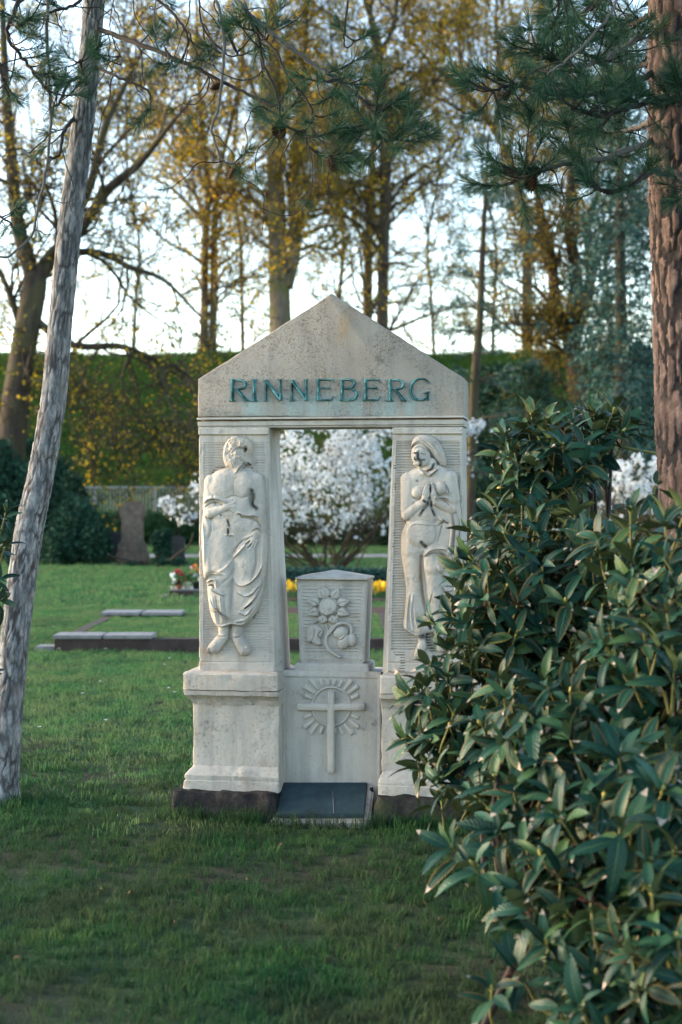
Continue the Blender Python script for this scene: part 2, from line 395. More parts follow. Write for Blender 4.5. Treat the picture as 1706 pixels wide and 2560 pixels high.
c = t.mix(t.ramp(t.noise(t.coord('Object', (3, 3, 0.6)), 2.0, 4), [(0.5, 0.0), (0.75, 0.7)]), c, (0.05, 0.06, 0.045))
M['headstone'] = t.done(c, 0.9, t.bump(t.noise(p, 30, 4), 0.5, 0.02), 0.15)
t = NT('black_headstone'); p = t.coord('Object')
M['headstone_dark'] = t.done(t.ramp(t.noise(p, 6, 5), [(0.3, (0.018, 0.018, 0.018)), (0.7, (0.045, 0.042, 0.040))]), 0.6, None, 0.3)
M['fence'] = NT('galvanised_fence').done((0.24, 0.25, 0.255), 0.55, None, 0.4, 0.3)
M['terracotta'] = NT('terracotta').done((0.42, 0.20, 0.12), 0.8, None, 0.2)
M['cream'] = NT('cream_glaze').done((0.62, 0.58, 0.46), 0.5, None, 0.4)
M['black_pot'] = NT('black_plastic').done((0.02, 0.03, 0.03), 0.5, None, 0.4)
M['cone'] = NT('pine_cone').done((0.075, 0.042, 0.025), 0.85, None, 0.2)
M['bud'] = NT('leaf_bud').done((0.36, 0.30, 0.08), 0.6, None, 0.3)
M['litter'] = NT('brown_leaf_litter').done((0.075, 0.048, 0.03), 0.9, None, 0.1)
M['seedhead'] = NT('dead_flower_head').done((0.10, 0.045, 0.032), 0.9, None, 0.1)
# ------------------------------------------------------------------ the ground
def terrain(name, xs, ys, zf, mat):
    X, Y = np.meshgrid(xs, ys); Z = zf(X, Y)
    V = np.stack([X, Y, Z], -1).reshape(-1, 3); nx = len(xs)
    i, j = np.meshgrid(np.arange(len(ys) - 1), np.arange(nx - 1), indexing='ij')
    k = (i * nx + j).ravel()
    o = obj(name, raw_mesh(name, V, [np.stack([k, k + 1, k + nx + 1, k + nx], -1)], True), mat)
    return tag(o, kind='structure')

def lawn_z(X, Y):
    sh = np.shape(X); P = np.stack([np.ravel(X), np.ravel(Y), np.zeros(np.size(X))], -1)
    z = 0.022 * vnoise(P, 0.9, 3) + 0.012 * vnoise(P, 2.7, 5)
    return z.reshape(sh) - 0.012
xs = np.unique(np.concatenate([np.linspace(-400, -14, 20), np.linspace(-14, 14, 141), np.linspace(14, 400, 20)]))
ys = np.unique(np.concatenate([np.linspace(-300, 2, 16), np.linspace(2, 30, 141), np.linspace(30, 66, 40)]))
terrain('lawn', xs, ys, lawn_z, M['lawn'])

BANK0, BANK1, BANKH = 58.0, 76.0, 1.6 + (HZ - 888) / F * 76.0
def bank_z(X, Y):
    sh = np.shape(X); P = np.stack([np.ravel(X), np.ravel(Y), np.zeros(np.size(X))], -1)
    f = np.clip((np.ravel(Y) - BANK0) / (BANK1 - BANK0), 0, 1); f = f * 0.72 + 0.28 * f * f * (3 - 2 * f)
    return (f * BANKH + (0.16 * vnoise(P, 0.35, 9) + 0.07 * vnoise(P, 1.1, 4)) * np.minimum(1, f * 6) - 0.06).reshape(sh)
xs = np.unique(np.concatenate([np.linspace(-400, -24, 40), np.linspace(-24, 24, 121), np.linspace(24, 400, 40)]))
ys = np.unique(np.concatenate([np.linspace(BANK0, BANK1 + 2, 60), np.linspace(BANK1 + 2, 700, 24)]))
terrain('embankment', xs, ys, bank_z, M['bank'])
terrain('path', np.linspace(-60, 60, 61), np.linspace(43.3, 46.0, 4), lambda X, Y: lawn_z(X, Y) * 0 + 0.03, M['path'])

# ------------------------------------------------------------------ the monument
TH = math.radians(9.0); MD = 8.0; MX = (826 - CX) / F * MD
mon = empty('family_monument', (MX, MD, 0), -TH)
tag(mon, 'pale sandstone gabled grave monument lettered RINNEBERG with two carved relief figures', 'monument')
_uc = -MX * math.cos(TH) + MD * math.sin(TH); _vc = -MX * math.sin(TH) - MD * math.cos(TH)
def ML(px, py, v=0.0):
    """photograph pixel -> monument coordinates (across, up) on the plane at depth v"""
    px = np.asarray(px, float); py = np.asarray(py, float)
    dx = (px - CX) / F; du = dx * math.cos(TH) - math.sin(TH); dv = dx * math.sin(TH) + math.cos(TH)
    t = (v - _vc) / dv
    return _uc + t * du, CH - (py - HZ) / F * t
def mu(px, v=0.0): return float(ML(px, HZ, v)[0])
def mw(py, v=0.0, px=826): return float(ML(px, py, v)[1])
UC = mu(828)

def loft(rings, rc=0.006, step=0.03, rough=0.0015, seed=1, chip=0.0):
    """stack of rounded rectangles (u0,u1,v0,v1,w): blocks and mouldings with slightly uneven faces"""
    R = [np.array(r, float) for r in rings]; full = [R[0]]
    for a, b in zip(R[:-1], R[1:]):
        n = max(1, int(round(abs(b[4] - a[4]) / step)))
        for k in range(1, n + 1): full.append(a + (b - a) * k / n)
    ref = full[len(full) // 2]
    nu = max(2, int((ref[1] - ref[0]) / step)); nv = max(2, int((ref[3] - ref[2]) / step))
    def ring(r):
        u0, u1, v0, v1, w = r; c = min(rc, (u1 - u0) / 2.1, (v1 - v0) / 2.1); pts = []
        def side(a, b, n):
            for k in range(n + 1): pts.append(a + (b - a) * k / n)
        A = np.array
        side(A([u0 + c, v0]), A([u1 - c, v0]), nu); pts.append(A([u1 - c * .3, v0 + c * .3]))
        side(A([u1, v0 + c]), A([u1, v1 - c]), nv); pts.append(A([u1 - c * .3, v1 - c * .3]))
        side(A([u1 - c, v1]), A([u0 + c, v1]), nu); pts.append(A([u0 + c * .3, v1 - c * .3]))
        side(A([u0, v1 - c]), A([u0, v0 + c]), nv); pts.append(A([u0 + c * .3, v0 + c * .3]))
        return np.column_stack([np.array(pts), np.full(len(pts), w)])
    rs = [ring(r) for r in full]; m = len(rs[0]); V = np.vstack(rs)
    if rough:
        D = np.stack([fbm(V, 14, seed, 3), fbm(V, 14, seed + 5, 3), fbm(V, 14, seed + 9, 3) * 0.6], -1) * rough
        V = V + D
    if chip:
        k = np.clip(fbm(V, 26, seed + 31, 3) - 0.45, 0, None)
        cen = np.array([(ref[0] + ref[1]) / 2, (ref[2] + ref[3]) / 2, 0]); d = V - cen; d[:, 2] = 0
        d /= np.linalg.norm(d, axis=1)[:, None] + 1e-9
        V = V - d * (k * chip)[:, None]
    i = np.arange(len(rs) - 1)[:, None] * m; j = np.arange(m)[None]; j2 = (j + 1) % m
    Q = np.stack([i + j, i + j2, i + m + j2, i + m + j], -1).reshape(-1, 4)
    c0, c1 = V[:m].mean(0), V[-m:].mean(0); n = len(V); a = np.arange(m); b = (a + 1) % m; e = (len(rs) - 1) * m
    T = np.vstack([np.stack([b, a, np.full(m, n)], -1), np.stack([e + a, e + b, np.full(m, n + 1)], -1)])
    return np.vstack([V, c0, c1]), Q, T
def block(name, rings, mat, parent, smooth=False, **kw):
    mb = MB(); V, Q, T = loft(rings, **kw); mb.add(V, Q, T)
    o = mb.build(name, mat, parent, True)
    o.data.set_sharp_from_angle(angle=math.radians(38)); return o

# ---- plinth blocks under the two piers
PD = 0.27        # pier thickness
def plinth(mirror):
    def R(x0, x1, y, vf, vb):
        u0, u1 = mu(x0, vf), mu(x1, vf)
        if mirror: u0, u1 = 2 * UC - u1, 2 * UC - u0
        return (u0, u1, vf, vb, mw(y, vf))
    p = empty('plinth', parent=mon)
    s = 40 if mirror else 10
    block('footing', [R(415, 700, 2075, -0.20, 0.45), R(428, 690, 2010, -0.17, 0.43), R(436, 690, 1988, -0.145, 0.41)], M['footing'], p, rc=0.02, step=0.03, rough=0.014, seed=s)
    block('base_moulding', [R(456, 697, 1986, -0.092, 0.37), R(459, 697, 1962, -0.090, 0.37), R(463, 697, 1959, -0.084, 0.365), R(460, 697, 1955, -0.086, 0.365),
                            R(461, 697, 1948, -0.085, 0.36), R(481, 697, 1926, -0.047, 0.33), R(482, 697, 1922, -0.040, 0.325)], M['stone_plinth'], p, rc=0.008, step=0.018, rough=0.004, seed=s + 1, chip=0.02)
    block('die', [R(483, 698, 1923, -0.036, 0.32), R(483, 698, 1766, -0.036, 0.32)], M['stone_plinth'], p, rc=0.008, step=0.025, rough=0.003, seed=s + 2, chip=0.008)
    block('cap_moulding', [R(481, 698, 1767, -0.042, 0.325), R(480, 698, 1763, -0.045, 0.325), R(476, 698, 1757, -0.049, 0.33), R(466, 697, 1748, -0.066, 0.345), R(459, 696, 1744, -0.082, 0.36),
                           R(458, 696, 1733, -0.085, 0.36)], M['stone_plinth'], p, rc=0.006, step=0.012, rough=0.004, seed=s + 3, chip=0.03)
    block('cap', [R(457, 694, 1731, -0.088, 0.36), R(457, 694, 1692, -0.086, 0.36), R(461, 694, 1687, -0.078, 0.355), R(476, 694, 1682.5, -0.045, 0.33)], M['stone_plinth'], p, rc=0.010, step=0.02, rough=0.003, seed=s + 4, chip=0.012)
    return p
plinth(False); plinth(True)

# ---- carved relief: a height field in the pixels of an enlarged crop (3.62 crop pixels per photo pixel)
CS = 3.62
def seg_d(X, Y, a, b):
    ax, ay = a; bx, by = b; dx, dy = bx - ax, by - ay; L = dx * dx + dy * dy + 1e-9
    t = np.clip(((X - ax) * dx + (Y - ay) * dy) / L, 0, 1)
    return np.hypot(X - ax - t * dx, Y - ay - t * dy), t
class Relief:
    def __init__(self, X, Y): self.X, self.Y = X, Y; self.h = np.full(X.shape, -400.0); self.st = np.zeros(X.shape); self.pa = np.zeros(X.shape)
    def smax(self, b, k):
        a = self.h; m = np.clip(0.5 + 0.5 * (a - b) / k, 0, 1); self.h = b * (1 - m) + a * m + k * m * (1 - m)
    def cap(self, p0, r0, p1, r1, z0=0, z1=None, s=1.0, k=10):
        d, t = seg_d(self.X, self.Y, p0, p1); r = r0 + (r1 - r0) * t; z = z0 + ((z0 if z1 is None else z1) - z0) * t
        ins = np.sqrt(np.maximum(r * r - d * d, 0)); self.smax(np.where(d < r, z + s * ins, z - 5 * (d - r)), k)
    def ell(self, c, rx, ry, ang=0, z=0, s=1.0, k=10):
        ca, sa = math.cos(math.radians(ang)), math.sin(math.radians(ang)); x, y = self.X - c[0], self.Y - c[1]
        q = np.hypot((x * ca + y * sa) / rx, (-x * sa + y * ca) / ry); m = min(rx, ry)
        self.smax(np.where(q < 1, z + s * m * np.sqrt(np.maximum(1 - q * q, 0)), z - 5 * (q - 1) * m), k)
    def pdist(self, P):
        P = [tuple(p) for p in smooth_path(np.array(P + [P[0]], float), len(P) * 4)[:-1]]
        D = np.full(self.X.shape, 1e9); ins = np.zeros(self.X.shape, bool)
        for a, b in zip(P, P[1:] + P[:1]):
            D = np.minimum(D, seg_d(self.X, self.Y, a, b)[0])
            c = ((a[1] > self.Y) != (b[1] > self.Y)) & (self.X < (b[0] - a[0]) * (self.Y - a[1]) / (b[1] - a[1] + 1e-9) + a[0])
            ins ^= c
        return np.where(ins, D, -D)
    def pillow(self, P, H, e, z=0, k=12):
        d = self.pdist(P); f = np.clip(d / e, 0, 1)
        self.smax(np.where(d > 0, z + H * np.sqrt(np.maximum(1 - (1 - f) ** 2, 0)), z + 1.6 * d), k)
    def win(self, P, m):
        P = np.array(P, float); x0, y0 = P.min(0) - m; x1, y1 = P.max(0) + m; ry = self.Y[:, 0]; cx0 = self.X.min(0); cx1 = self.X.max(0)
        r = np.where((ry >= y0) & (ry <= y1))[0]; c = np.where((cx1 >= x0) & (cx0 <= x1))[0]
        return (slice(r[0], r[-1] + 1), slice(c[0], c[-1] + 1)) if len(r) and len(c) else (slice(0, 1), slice(0, 1))
    def pl(self, P, m_, n=None):
        w = self.win(P, m_); X, Y = self.X[w], self.Y[w]
        P = smooth_path(np.array(P, float), n or max(8, len(P) * 5)); D = np.full(X.shape, 1e9); T = np.zeros(X.shape)
        for i, (a, b) in enumerate(zip(P[:-1], P[1:])):
            d, t = seg_d(X, Y, a, b); m = d < D; D = np.where(m, d, D); T = np.where(m, (i + t) / (len(P) - 1), T)
        return D, T, w
    def fold(self, P, w, amp, taper=True):
        """a drapery fold: a ridge (amp > 0) or a cut groove (amp < 0)"""
        w = w * .82; amp = amp * 1.15; D, T, W = self.pl(P, 3 * w); a = np.sin(np.pi * np.clip(T * 0.86 + 0.07, 0, 1)) ** 0.6 if taper else 1.0
        h = self.h[W]; self.h[W] = np.where(h > -20, h + amp * a * np.exp(-(D / w) ** 2), h)
    def step(self, P, w, amp):
        """an overlapping hem: raised on the left of the path, dropping sharply across it"""
        W = self.win(P, 3 * w); X, Y = self.X[W], self.Y[W]; Q = smooth_path(np.array(P, float), len(P) * 6); D = np.full(X.shape, 1e9); Sg = np.zeros(X.shape); T = np.zeros(X.shape)
        for i, (a, b) in enumerate(zip(Q[:-1], Q[1:])):
            d, t = seg_d(X, Y, a, b); s = np.sign((b[0] - a[0]) * (Y - a[1]) - (b[1] - a[1]) * (X - a[0]))
            m = d < D; D = np.where(m, d, D); Sg = np.where(m, s, Sg); T = np.where(m, (i + t) / (len(Q) - 1), T)
        tp = np.sin(np.pi * np.clip(T * 0.9 + 0.05, 0, 1)) ** 0.5
        g = np.where(Sg < 0, np.exp(-(D / w) ** 2), -np.exp(-(D / (w * 0.35)) ** 2) * 0.7)
        h = self.h[W]; self.h[W] = np.where(h > -20, h + amp * tp * g, h)
    def stain(self, P, w, a=1.0, to='st'):
        D, T, W = self.pl(P, 3 * w); s = a * np.clip(1.4 * np.exp(-(D / w) ** 2) - 0.2, 0, 1)
        A = getattr(self, to); A[W] = np.maximum(A[W], s)

def male(R):
    R.pillow([(140, 620), (165, 530), (200, 480), (265, 445), (340, 430), (420, 440), (500, 430), (575, 465), (622, 520), (640, 600), (640, 760), (662, 860), (600, 980), (520, 1050), (250, 1010), (170, 880), (118, 760)], 78, 95, k=14)
    R.pillow([(120, 740), (98, 900), (90, 1050), (102, 1300), (114, 1430), (140, 1475), (150, 1600), (172, 1750), (212, 1840), (270, 1874), (330, 1866), (385, 1848), (450, 1862), (512, 1838), (572, 1765), (622, 1640), (652, 1500), (678, 1330), (690, 1150), (682, 980), (655, 850), (560, 870), (400, 880), (200, 890)], 72, 75, k=16)
    # head: worn away, hair on one side, long beard running down to the chest
    R.pillow([(292, 250), (322, 190), (372, 146), (440, 146), (505, 165), (545, 212), (548, 285), (530, 340), (540, 395), (500, 408), (470, 420), (425, 490), (360, 455), (306, 415), (284, 330)], 66, 85, k=10)
    R.cap((405, 260), 96, (412, 400), 66, 4, 20, 0.62, 20); R.cap((410, 390), 58, (422, 500), 20, 30, 44, 0.7, 14)
    R.fold([(374, 150), (330, 212), (306, 300), (300, 405)], 14, 7); R.fold([(396, 176), (352, 250), (336, 350), (350, 440)], 9, -3)
    R.step([(420, 470), (455, 420), (478, 392)], 20, 18); R.fold([(515, 175), (540, 240), (532, 310)], 14, 3)
    for o in range(5): R.fold([(372 + o * 22, 330), (385 + o * 16, 400), (402 + o * 8, 470)], 6, -5)
    D = np.hypot(R.X - 494, R.Y - 270); R.h = R.h - 46 * np.exp(-(D / 17) ** 2)
    # chest, belly
    R.ell((300, 610), 125, 95, 0, 44, 0.42, 36); R.ell((485, 605), 110, 92, 0, 44, 0.42, 36); R.ell((400, 800), 150, 130, 0, 34, 0.38, 40)
    R.ell((400, 960), 150, 100, 0, 30, 0.4, 40)
    R.fold([(250, 680), (320, 712), (400, 690), (480, 708), (545, 680)], 13, -8); R.fold([(398, 540), (400, 620), (402, 690)], 12, -4)
    R.fold([(398, 720), (398, 860)], 10, -6)
    # far arm hanging to the hand on the robe, near arm bent across the belly
    R.cap((590, 540), 62, (620, 770), 52, 20, 14, 0.75, 14); R.cap((625, 800), 46, (605, 1010), 34, 30, 52, 0.7, 16)
    R.cap((185, 560), 66, (165, 800), 56, 18, 26, 0.8, 14)
    R.cap((182, 842), 50, (335, 792), 36, 52, 74, 0.75, 6); R.cap((335, 792), 35, (395, 785), 32, 78, 78, 0.7, 8)
    for a, b in (((395, 768), (452, 800)), ((398, 785), (466, 826)), ((392, 800), (458, 845)), ((380, 812), (436, 850))): R.cap(a, 15, b, 12, 84, 78, 0.9, 3)
    R.cap((350, 770), 15, (405, 748), 12, 86, 84, 0.9, 3)
    R.fold([(548, 640), (552, 740), (566, 800)], 22, -46); R.fold([(215, 680), (232, 760), (300, 770)], 9, -12)
    R.cap((600, 1030), 40, (575, 1075), 42, 62, 66, 0.6, 8)
    for a, b in (((560, 1045), (485, 1072)), ((562, 1068), (496, 1124)), ((574, 1084), (518, 1152)), ((590, 1092), (548, 1170)), ((606, 1090), (582, 1166))): R.cap(a, 17, b, 12, 74, 70, 0.9, 3)
    # cloak edges and drapery
    R.fold([(128, 745), (180, 712), (262, 712), (330, 742)], 16, 26); R.fold([(140, 790), (190, 756), (250, 752), (300, 768)], 9, -18)
    R.fold([(440, 842), (520, 862), (600, 862), (650, 905), (672, 985)], 17, 22); R.fold([(470, 880), (560, 895), (620, 930), (640, 1000)], 10, -16)
    R.cap((292, 1080), 118, (300, 1420), 112, 4, 6, 0.62, 40); R.cap((300, 1420), 108, (296, 1800), 90, 6, 10, 0.62, 40)
    R.cap((498, 1200), 112, (494, 1480), 98, 12, 14, 0.66, 36); R.cap((494, 1480), 92, (425, 1810), 76, 14, 12, 0.66, 36)
    R.fold([(505, 1128), (460, 1180), (402, 1235)], 13, 22); R.fold([(480, 1090), (430, 1140), (395, 1200)], 10, -14)
    R.fold([(392, 1250), (390, 1420), (384, 1600), (368, 1780)], 26, -10); R.fold([(420, 1090), (400, 1040), (330, 1040)], 12, 10)
    R.fold([(560, 1010), (610, 985), (648, 1020)], 9, -16)
    R.step([(398, 1440), (440, 1490), (520, 1486), (600, 1420), (668, 1300)], 26, 18); R.step([(492, 1700), (560, 1640), (612, 1560), (648, 1440)], 24, 18)
    R.fold([(420, 1820), (500, 1800), (570, 1720), (622, 1590)], 13, 14); R.fold([(600, 1180), (596, 1300), (560, 1440)], 14, -12)
    R.step([(124, 1455), (160, 1402), (215, 1386), (290, 1392)], 20, -20); R.fold([(150, 1470), (196, 1440), (236, 1448), (244, 1500)], 12, 20)
    R.fold([(165, 1500), (205, 1492), (220, 1520)], 10, -22); R.step([(190, 1525), (240, 1556), (300, 1580)], 16, 16)
    R.fold([(175, 1620), (210, 1690), (250, 1700)], 12, 12); R.step([(205, 1728), (248, 1722), (282, 1760), (350, 1800)], 20, -22)
    R.fold([(400, 1240), (330, 1330), (250, 1380)], 16, 7); R.fold([(420, 1300), (360, 1420), (290, 1480)], 14, -6)
    for q in range(4): R.fold([(200 + q * 36, 1590), (222 + q * 32, 1700), (240 + q * 30, 1835)], 9, -8 if q % 2 else 7)
    R.step([(440, 1560), (500, 1590), (560, 1570), (625, 1500)], 20, 14); R.step([(455, 1740), (510, 1760), (570, 1690)], 18, 14)
    R.fold([(210, 1830), (280, 1862), (380, 1836), (470, 1846), (550, 1770)], 12, 16)
    R.fold([(110, 900), (130, 1100), (128, 1300)], 14, 14); R.fold([(185, 900), (190, 1000), (160, 1100)], 12, -12); R.fold([(660, 1050), (655, 1250), (640, 1420)], 14, 14)
    # feet in sandals
    R.cap((292, 1850), 50, (290, 1950), 44, 14, 10, 0.7, 8); R.cap((418, 1850), 52, (412, 1950), 44, 14, 10, 0.7, 8)
    R.cap((288, 1960), 50, (205, 2062), 52, 12, 20, 0.75, 8); R.cap((415, 1965), 48, (478, 2080), 52, 12, 20, 0.75, 8)
    for q in range(4):
        R.cap((222 - q * 18, 2040 + q * 8), 15, (196 - q * 14, 2082 + q * 3), 13, 44, 38, 0.8, 3); R.cap((456 + q * 16, 2066 - q * 3), 15, (466 + q * 15, 2106 - q * 8), 13, 44, 38, 0.8, 3)
    R.fold([(235, 1948), (290, 1958), (335, 1945)], 7, -12); R.fold([(365, 1958), (412, 1966), (458, 1948)], 7, -12)
    R.fold([(140, 2062), (190, 2098), (260, 2085), (322, 2010)], 6, -10, False)
    n = fbm(np.stack([R.X.ravel(), R.Y.ravel(), R.X.ravel() * 0], -1), 1 / 38, 5, 4).reshape(R.X.shape)
    R.h = R.h + np.where(R.h > -20, n * (1.5 + 13 * np.exp(-((R.X - 430) / 110) ** 2 - ((R.Y - 260) / 110) ** 2)), 0)
    # black crust and rust-brown patina that have their own shapes on the stone
    for P, w in (([(345, 905), (360, 955)], 13), ([(350, 985), (348, 1030)], 13), ([(565, 640), (575, 690), (566, 760), (600, 800)], 20), ([(285, 430), (215, 440), (195, 470)], 14), ([(494, 262), (494, 285)], 15), ([(520, 390), (545, 430)], 9),
                 ([(282, 857), (283, 862)], 8), ([(505, 1120), (545, 1092)], 6), ([(525, 1152), (562, 1118)], 6), ([(440, 845), (470, 856)], 8), ([(500, 1700), (560, 1655)], 7), ([(140, 1462), (150, 1468)], 7), ([(560, 1790), (600, 1740)], 8), ([(180, 1490), (210, 1492)], 7)):
        R.stain(P, w)
    for P, w, a in (([(400, 200), (480, 200), (520, 260)], 60, 0.45), ([(90, 2080), (140, 2140), (90, 2200)], 40, 0.8), ([(490, 1920), (520, 1860)], 25, 0.5), ([(640, 1080), (600, 1020)], 26, 0.35), ([(330, 860), (380, 900)], 40, 0.25), ([(380, 1780), (300, 1800)], 30, 0.2)):
        R.stain(P, w, a, 'pa')

def female(R):
    R.pillow([(165, 640), (175, 540), (230, 470), (320, 425), (430, 400), (520, 410), (590, 460), (645, 540), (672, 640), (690, 760), (712, 950), (715, 1150), (705, 1330), (690, 1420), (640, 1430), (560, 1330), (520, 1250), (200, 1250), (160, 1150), (165, 1020), (205, 920), (172, 850), (155, 740)], 66, 85, k=14)
    R.pillow([(160, 1060), (165, 1250), (195, 1450), (205, 1560), (190, 1750), (180, 1860), (215, 1910), (300, 1950), (380, 1935), (470, 1920), (560, 1850), (570, 1700), (640, 1600), (650, 1450), (600, 1300), (560, 1150)], 40, 50, k=16)
    # bent head with hair falling over the shoulder
    R.cap((425, 400), 58, (430, 470), 72, 24, 10, 0.7, 18)
    R.ell((340, 325), 84, 112, -14, 34, 0.62, 12)
    R.pillow([(246, 250), (262, 180), (310, 140), (370, 132), (440, 148), (505, 205), (545, 290), (568, 380), (555, 425), (505, 400), (455, 345), (400, 280), (330, 238), (285, 232)], 74, 80, k=10)
    R.step([(262, 262), (330, 236), (400, 272), (452, 338), (500, 392)], 22, -12)
    for o in (0, 1, 2): R.fold([(300 + o * 40, 170 - o * 4), (400 + o * 34, 215 - o * 8), (470 + o * 30, 310 - o * 10), (520 + o * 14, 392 - o * 10)], 7, -7)
    R.cap((312, 285), 12, (296, 348), 16, 84, 96, 0.9, 6); R.ell((322, 392), 34, 20, 0, 66, 0.6, 8); R.ell((326, 372), 24, 10, 0, 84, 0.7, 5)
    R.fold([(268, 296), (300, 303), (322, 300)], 9, -18); R.fold([(345, 312), (385, 322)], 9, -16); R.fold([(305, 368), (345, 372)], 6, -12)
    R.ell((290, 300), 12, 6, 0, 70, 0.6, 4); R.ell((365, 318), 13, 6, 10, 68, 0.6, 4); R.ell((385, 370), 36, 44, 0, 60, 0.4, 16)
    R.fold([(330, 455), (380, 492), (430, 500), (490, 455), (520, 410)], 13, 16); R.fold([(340, 440), (400, 470), (470, 440)], 10, -18)
    # chest, belly, hips
    R.ell((320, 655), 62, 62, 0, 42, 0.85, 14); R.ell((518, 622), 60, 60, 0, 46, 0.9, 14)
    R.ell((390, 830), 130, 120, 0, 36, 0.4, 30); R.ell((345, 1030), 132, 116, 0, 46, 0.22, 60)
    R.fold([(270, 700), (320, 722), (362, 705)], 10, -14); R.fold([(462, 668), (518, 690), (572, 660)], 10, -14); R.fold([(240, 960), (300, 935), (400, 945), (500, 950)], 10, 5)
    R.fold([(262, 1085), (310, 1130), (370, 1142), (440, 1120)], 22, -8)
    # arms and praying hands
    R.cap((220, 540), 66, (212, 850), 54, 14, 22, 0.75, 14); R.cap((218, 858), 52, (360, 752), 38, 38, 70, 0.8, 8)
    R.cap((600, 520), 64, (632, 720), 56, 18, 22, 0.75, 14); R.cap((622, 812), 52, (490, 748), 38, 40, 68, 0.8, 8)
    R.cap((375, 745), 34, (392, 668), 30, 78, 88, 0.8, 6); R.cap((472, 742), 32, (456, 668), 28, 78, 86, 0.8, 6)
    for q, (dx, ty) in enumerate(((-14, 604), (-2, 586), (10, 590), (20, 606))): R.cap((388 + dx, 668), 14, (404 + dx * 0.7, ty), 10, 100 - q * 2, 94, 0.9, 3)
    for q, (dx, ty) in enumerate(((-10, 600), (2, 584), (14, 596))): R.cap((456 + dx, 664), 13, (444 + dx * 0.7, ty), 10, 92, 88, 0.9, 3)
    R.cap((410, 690), 13, (426, 640), 11, 96, 92, 0.9, 3); R.fold([(432, 600), (432, 660)], 9, -30)
    # cloak over the far shoulder and round the hip
    R.step([(560, 560), (600, 650), (560, 690), (490, 700)], 18, 12); R.fold([(480, 702), (560, 700), (620, 740), (672, 850)], 14, 20); R.fold([(490, 730), (560, 735), (610, 775)], 9, -12)
    for x in (0, 1, 2, 3): R.fold([(600 + x * 26, 850 + x * 14), (622 + x * 22, 980), (610 + x * 24, 1120), (590 + x * 26, 1230)], 9, 14 if x % 2 == 0 else -16)
    R.fold([(510, 880), (540, 905), (580, 930)], 13, 22); R.fold([(500, 955), (545, 925), (590, 940)], 10, -18); R.fold([(540, 930), (520, 1010), (500, 1100)], 12, -12)
    # standing leg, bent leg with knee raised under the robe
    R.cap((275, 1120), 104, (285, 1480), 80, 6, 6, 0.62, 34); R.cap((288, 1480), 74, (325, 1900), 56, 2, 0, 0.7, 26)
    R.ell((318, 1490), 34, 44, 0, 40, 0.4, 12)
    R.cap((440, 1220), 84, (460, 1330), 92, 36, 34, 0.72, 12); R.cap((455, 1340), 86, (472, 1600), 74, 26, 20, 0.72, 14); R.cap((470, 1600), 70, (505, 1900), 58, 20, 4, 0.72, 14)
    R.step([(368, 1240), (400, 1205), (470, 1192), (540, 1225), (580, 1280)], 20, -18); R.fold([(380, 1215), (450, 1170), (560, 1165), (600, 1200)], 12, 14)
    R.fold([(500, 1290), (545, 1380), (600, 1440)], 26, 20); R.fold([(560, 1260), (620, 1330), (690, 1330)], 18, 18); R.fold([(545, 1420), (600, 1450), (640, 1430)], 12, -22)
    R.fold([(530, 1480), (580, 1540), (640, 1520)], 14, 18); R.fold([(620, 1370), (650, 1400), (690, 1390)], 12, -24)
    R.fold([(345, 1240), (340, 1400), (352, 1560), (380, 1700)], 16, -26); R.fold([(385, 1720), (400, 1820), (432, 1880)], 16, -34)
    for a, b in ((215, 210), (250, 270)): R.fold([(a + 20, 1580), (a, 1740), (b, 1900)], 12, 12)
    R.fold([(290, 1720), (300, 1840), (350, 1930)], 12, 10); R.fold([(190, 1870), (240, 1912), (310, 1948), (380, 1930)], 10, 14)
    # foot
    R.cap((345, 1940), 40, (350, 2020), 36, 10, 8, 0.7, 8); R.cap((350, 2030), 40, (318, 2120), 38, 10, 20, 0.75, 8)
    for q in range(4): R.cap((300 + q * 18, 2110 + q * 4), 12, (292 + q * 20, 2142 + q * 2), 11, 36, 32, 0.8, 3)
    R.cap((500, 1930), 40, (520, 2060), 40, 10, 16, 0.7, 8)
    n = fbm(np.stack([R.X.ravel(), R.Y.ravel(), R.X.ravel() * 0], -1), 1 / 40, 8, 3).reshape(R.X.shape); R.h = R.h + np.where(R.h > -20, n * 1.4, 0)
    for P, w in (([(285, 302), (312, 304)], 9), ([(318, 310), (322, 350), (345, 378), (340, 412)], 15), ([(350, 365), (378, 362)], 9), ([(372, 730), (410, 760), (370, 810), (335, 862)], 15), ([(440, 742), (440, 790), (470, 862)], 14), ([(432, 622), (436, 650)], 9),
                 ([(350, 1105), (385, 1140)], 20), ([(300, 548), (312, 553)], 7), ([(460, 400), (440, 440), (405, 458)], 13), ([(435, 498), (492, 452)], 8), ([(372, 490), (382, 495)], 7), ([(375, 1770), (400, 1820), (428, 1885)], 17), ([(330, 1960), (390, 1955), (410, 2010), (440, 2080)], 28), ([(290, 340), (300, 372)], 8),
                 ([(570, 1425), (630, 1428)], 10), ([(562, 1250), (590, 1270)], 9), ([(460, 1960), (540, 1990)], 24), ([(545, 905), (585, 930)], 6)):
        R.stain(P, w)
    for P, w, a in (([(190, 920), (180, 1100), (190, 1400)], 26, 0.45), ([(345, 1240), (345, 1500), (390, 1700), (440, 1840)], 26, 0.5), ([(205, 1600), (195, 1800)], 22, 0.35), ([(330, 1290), (300, 1500)], 40, 0.25), ([(400, 430), (380, 480)], 26, 0.4), ([(260, 1100), (330, 1140)], 26, 0.4), ([(500, 300), (560, 400)], 20, 0.4), ([(300, 1750), (330, 1900)], 24, 0.4)):
        R.stain(P, w, a, 'pa')

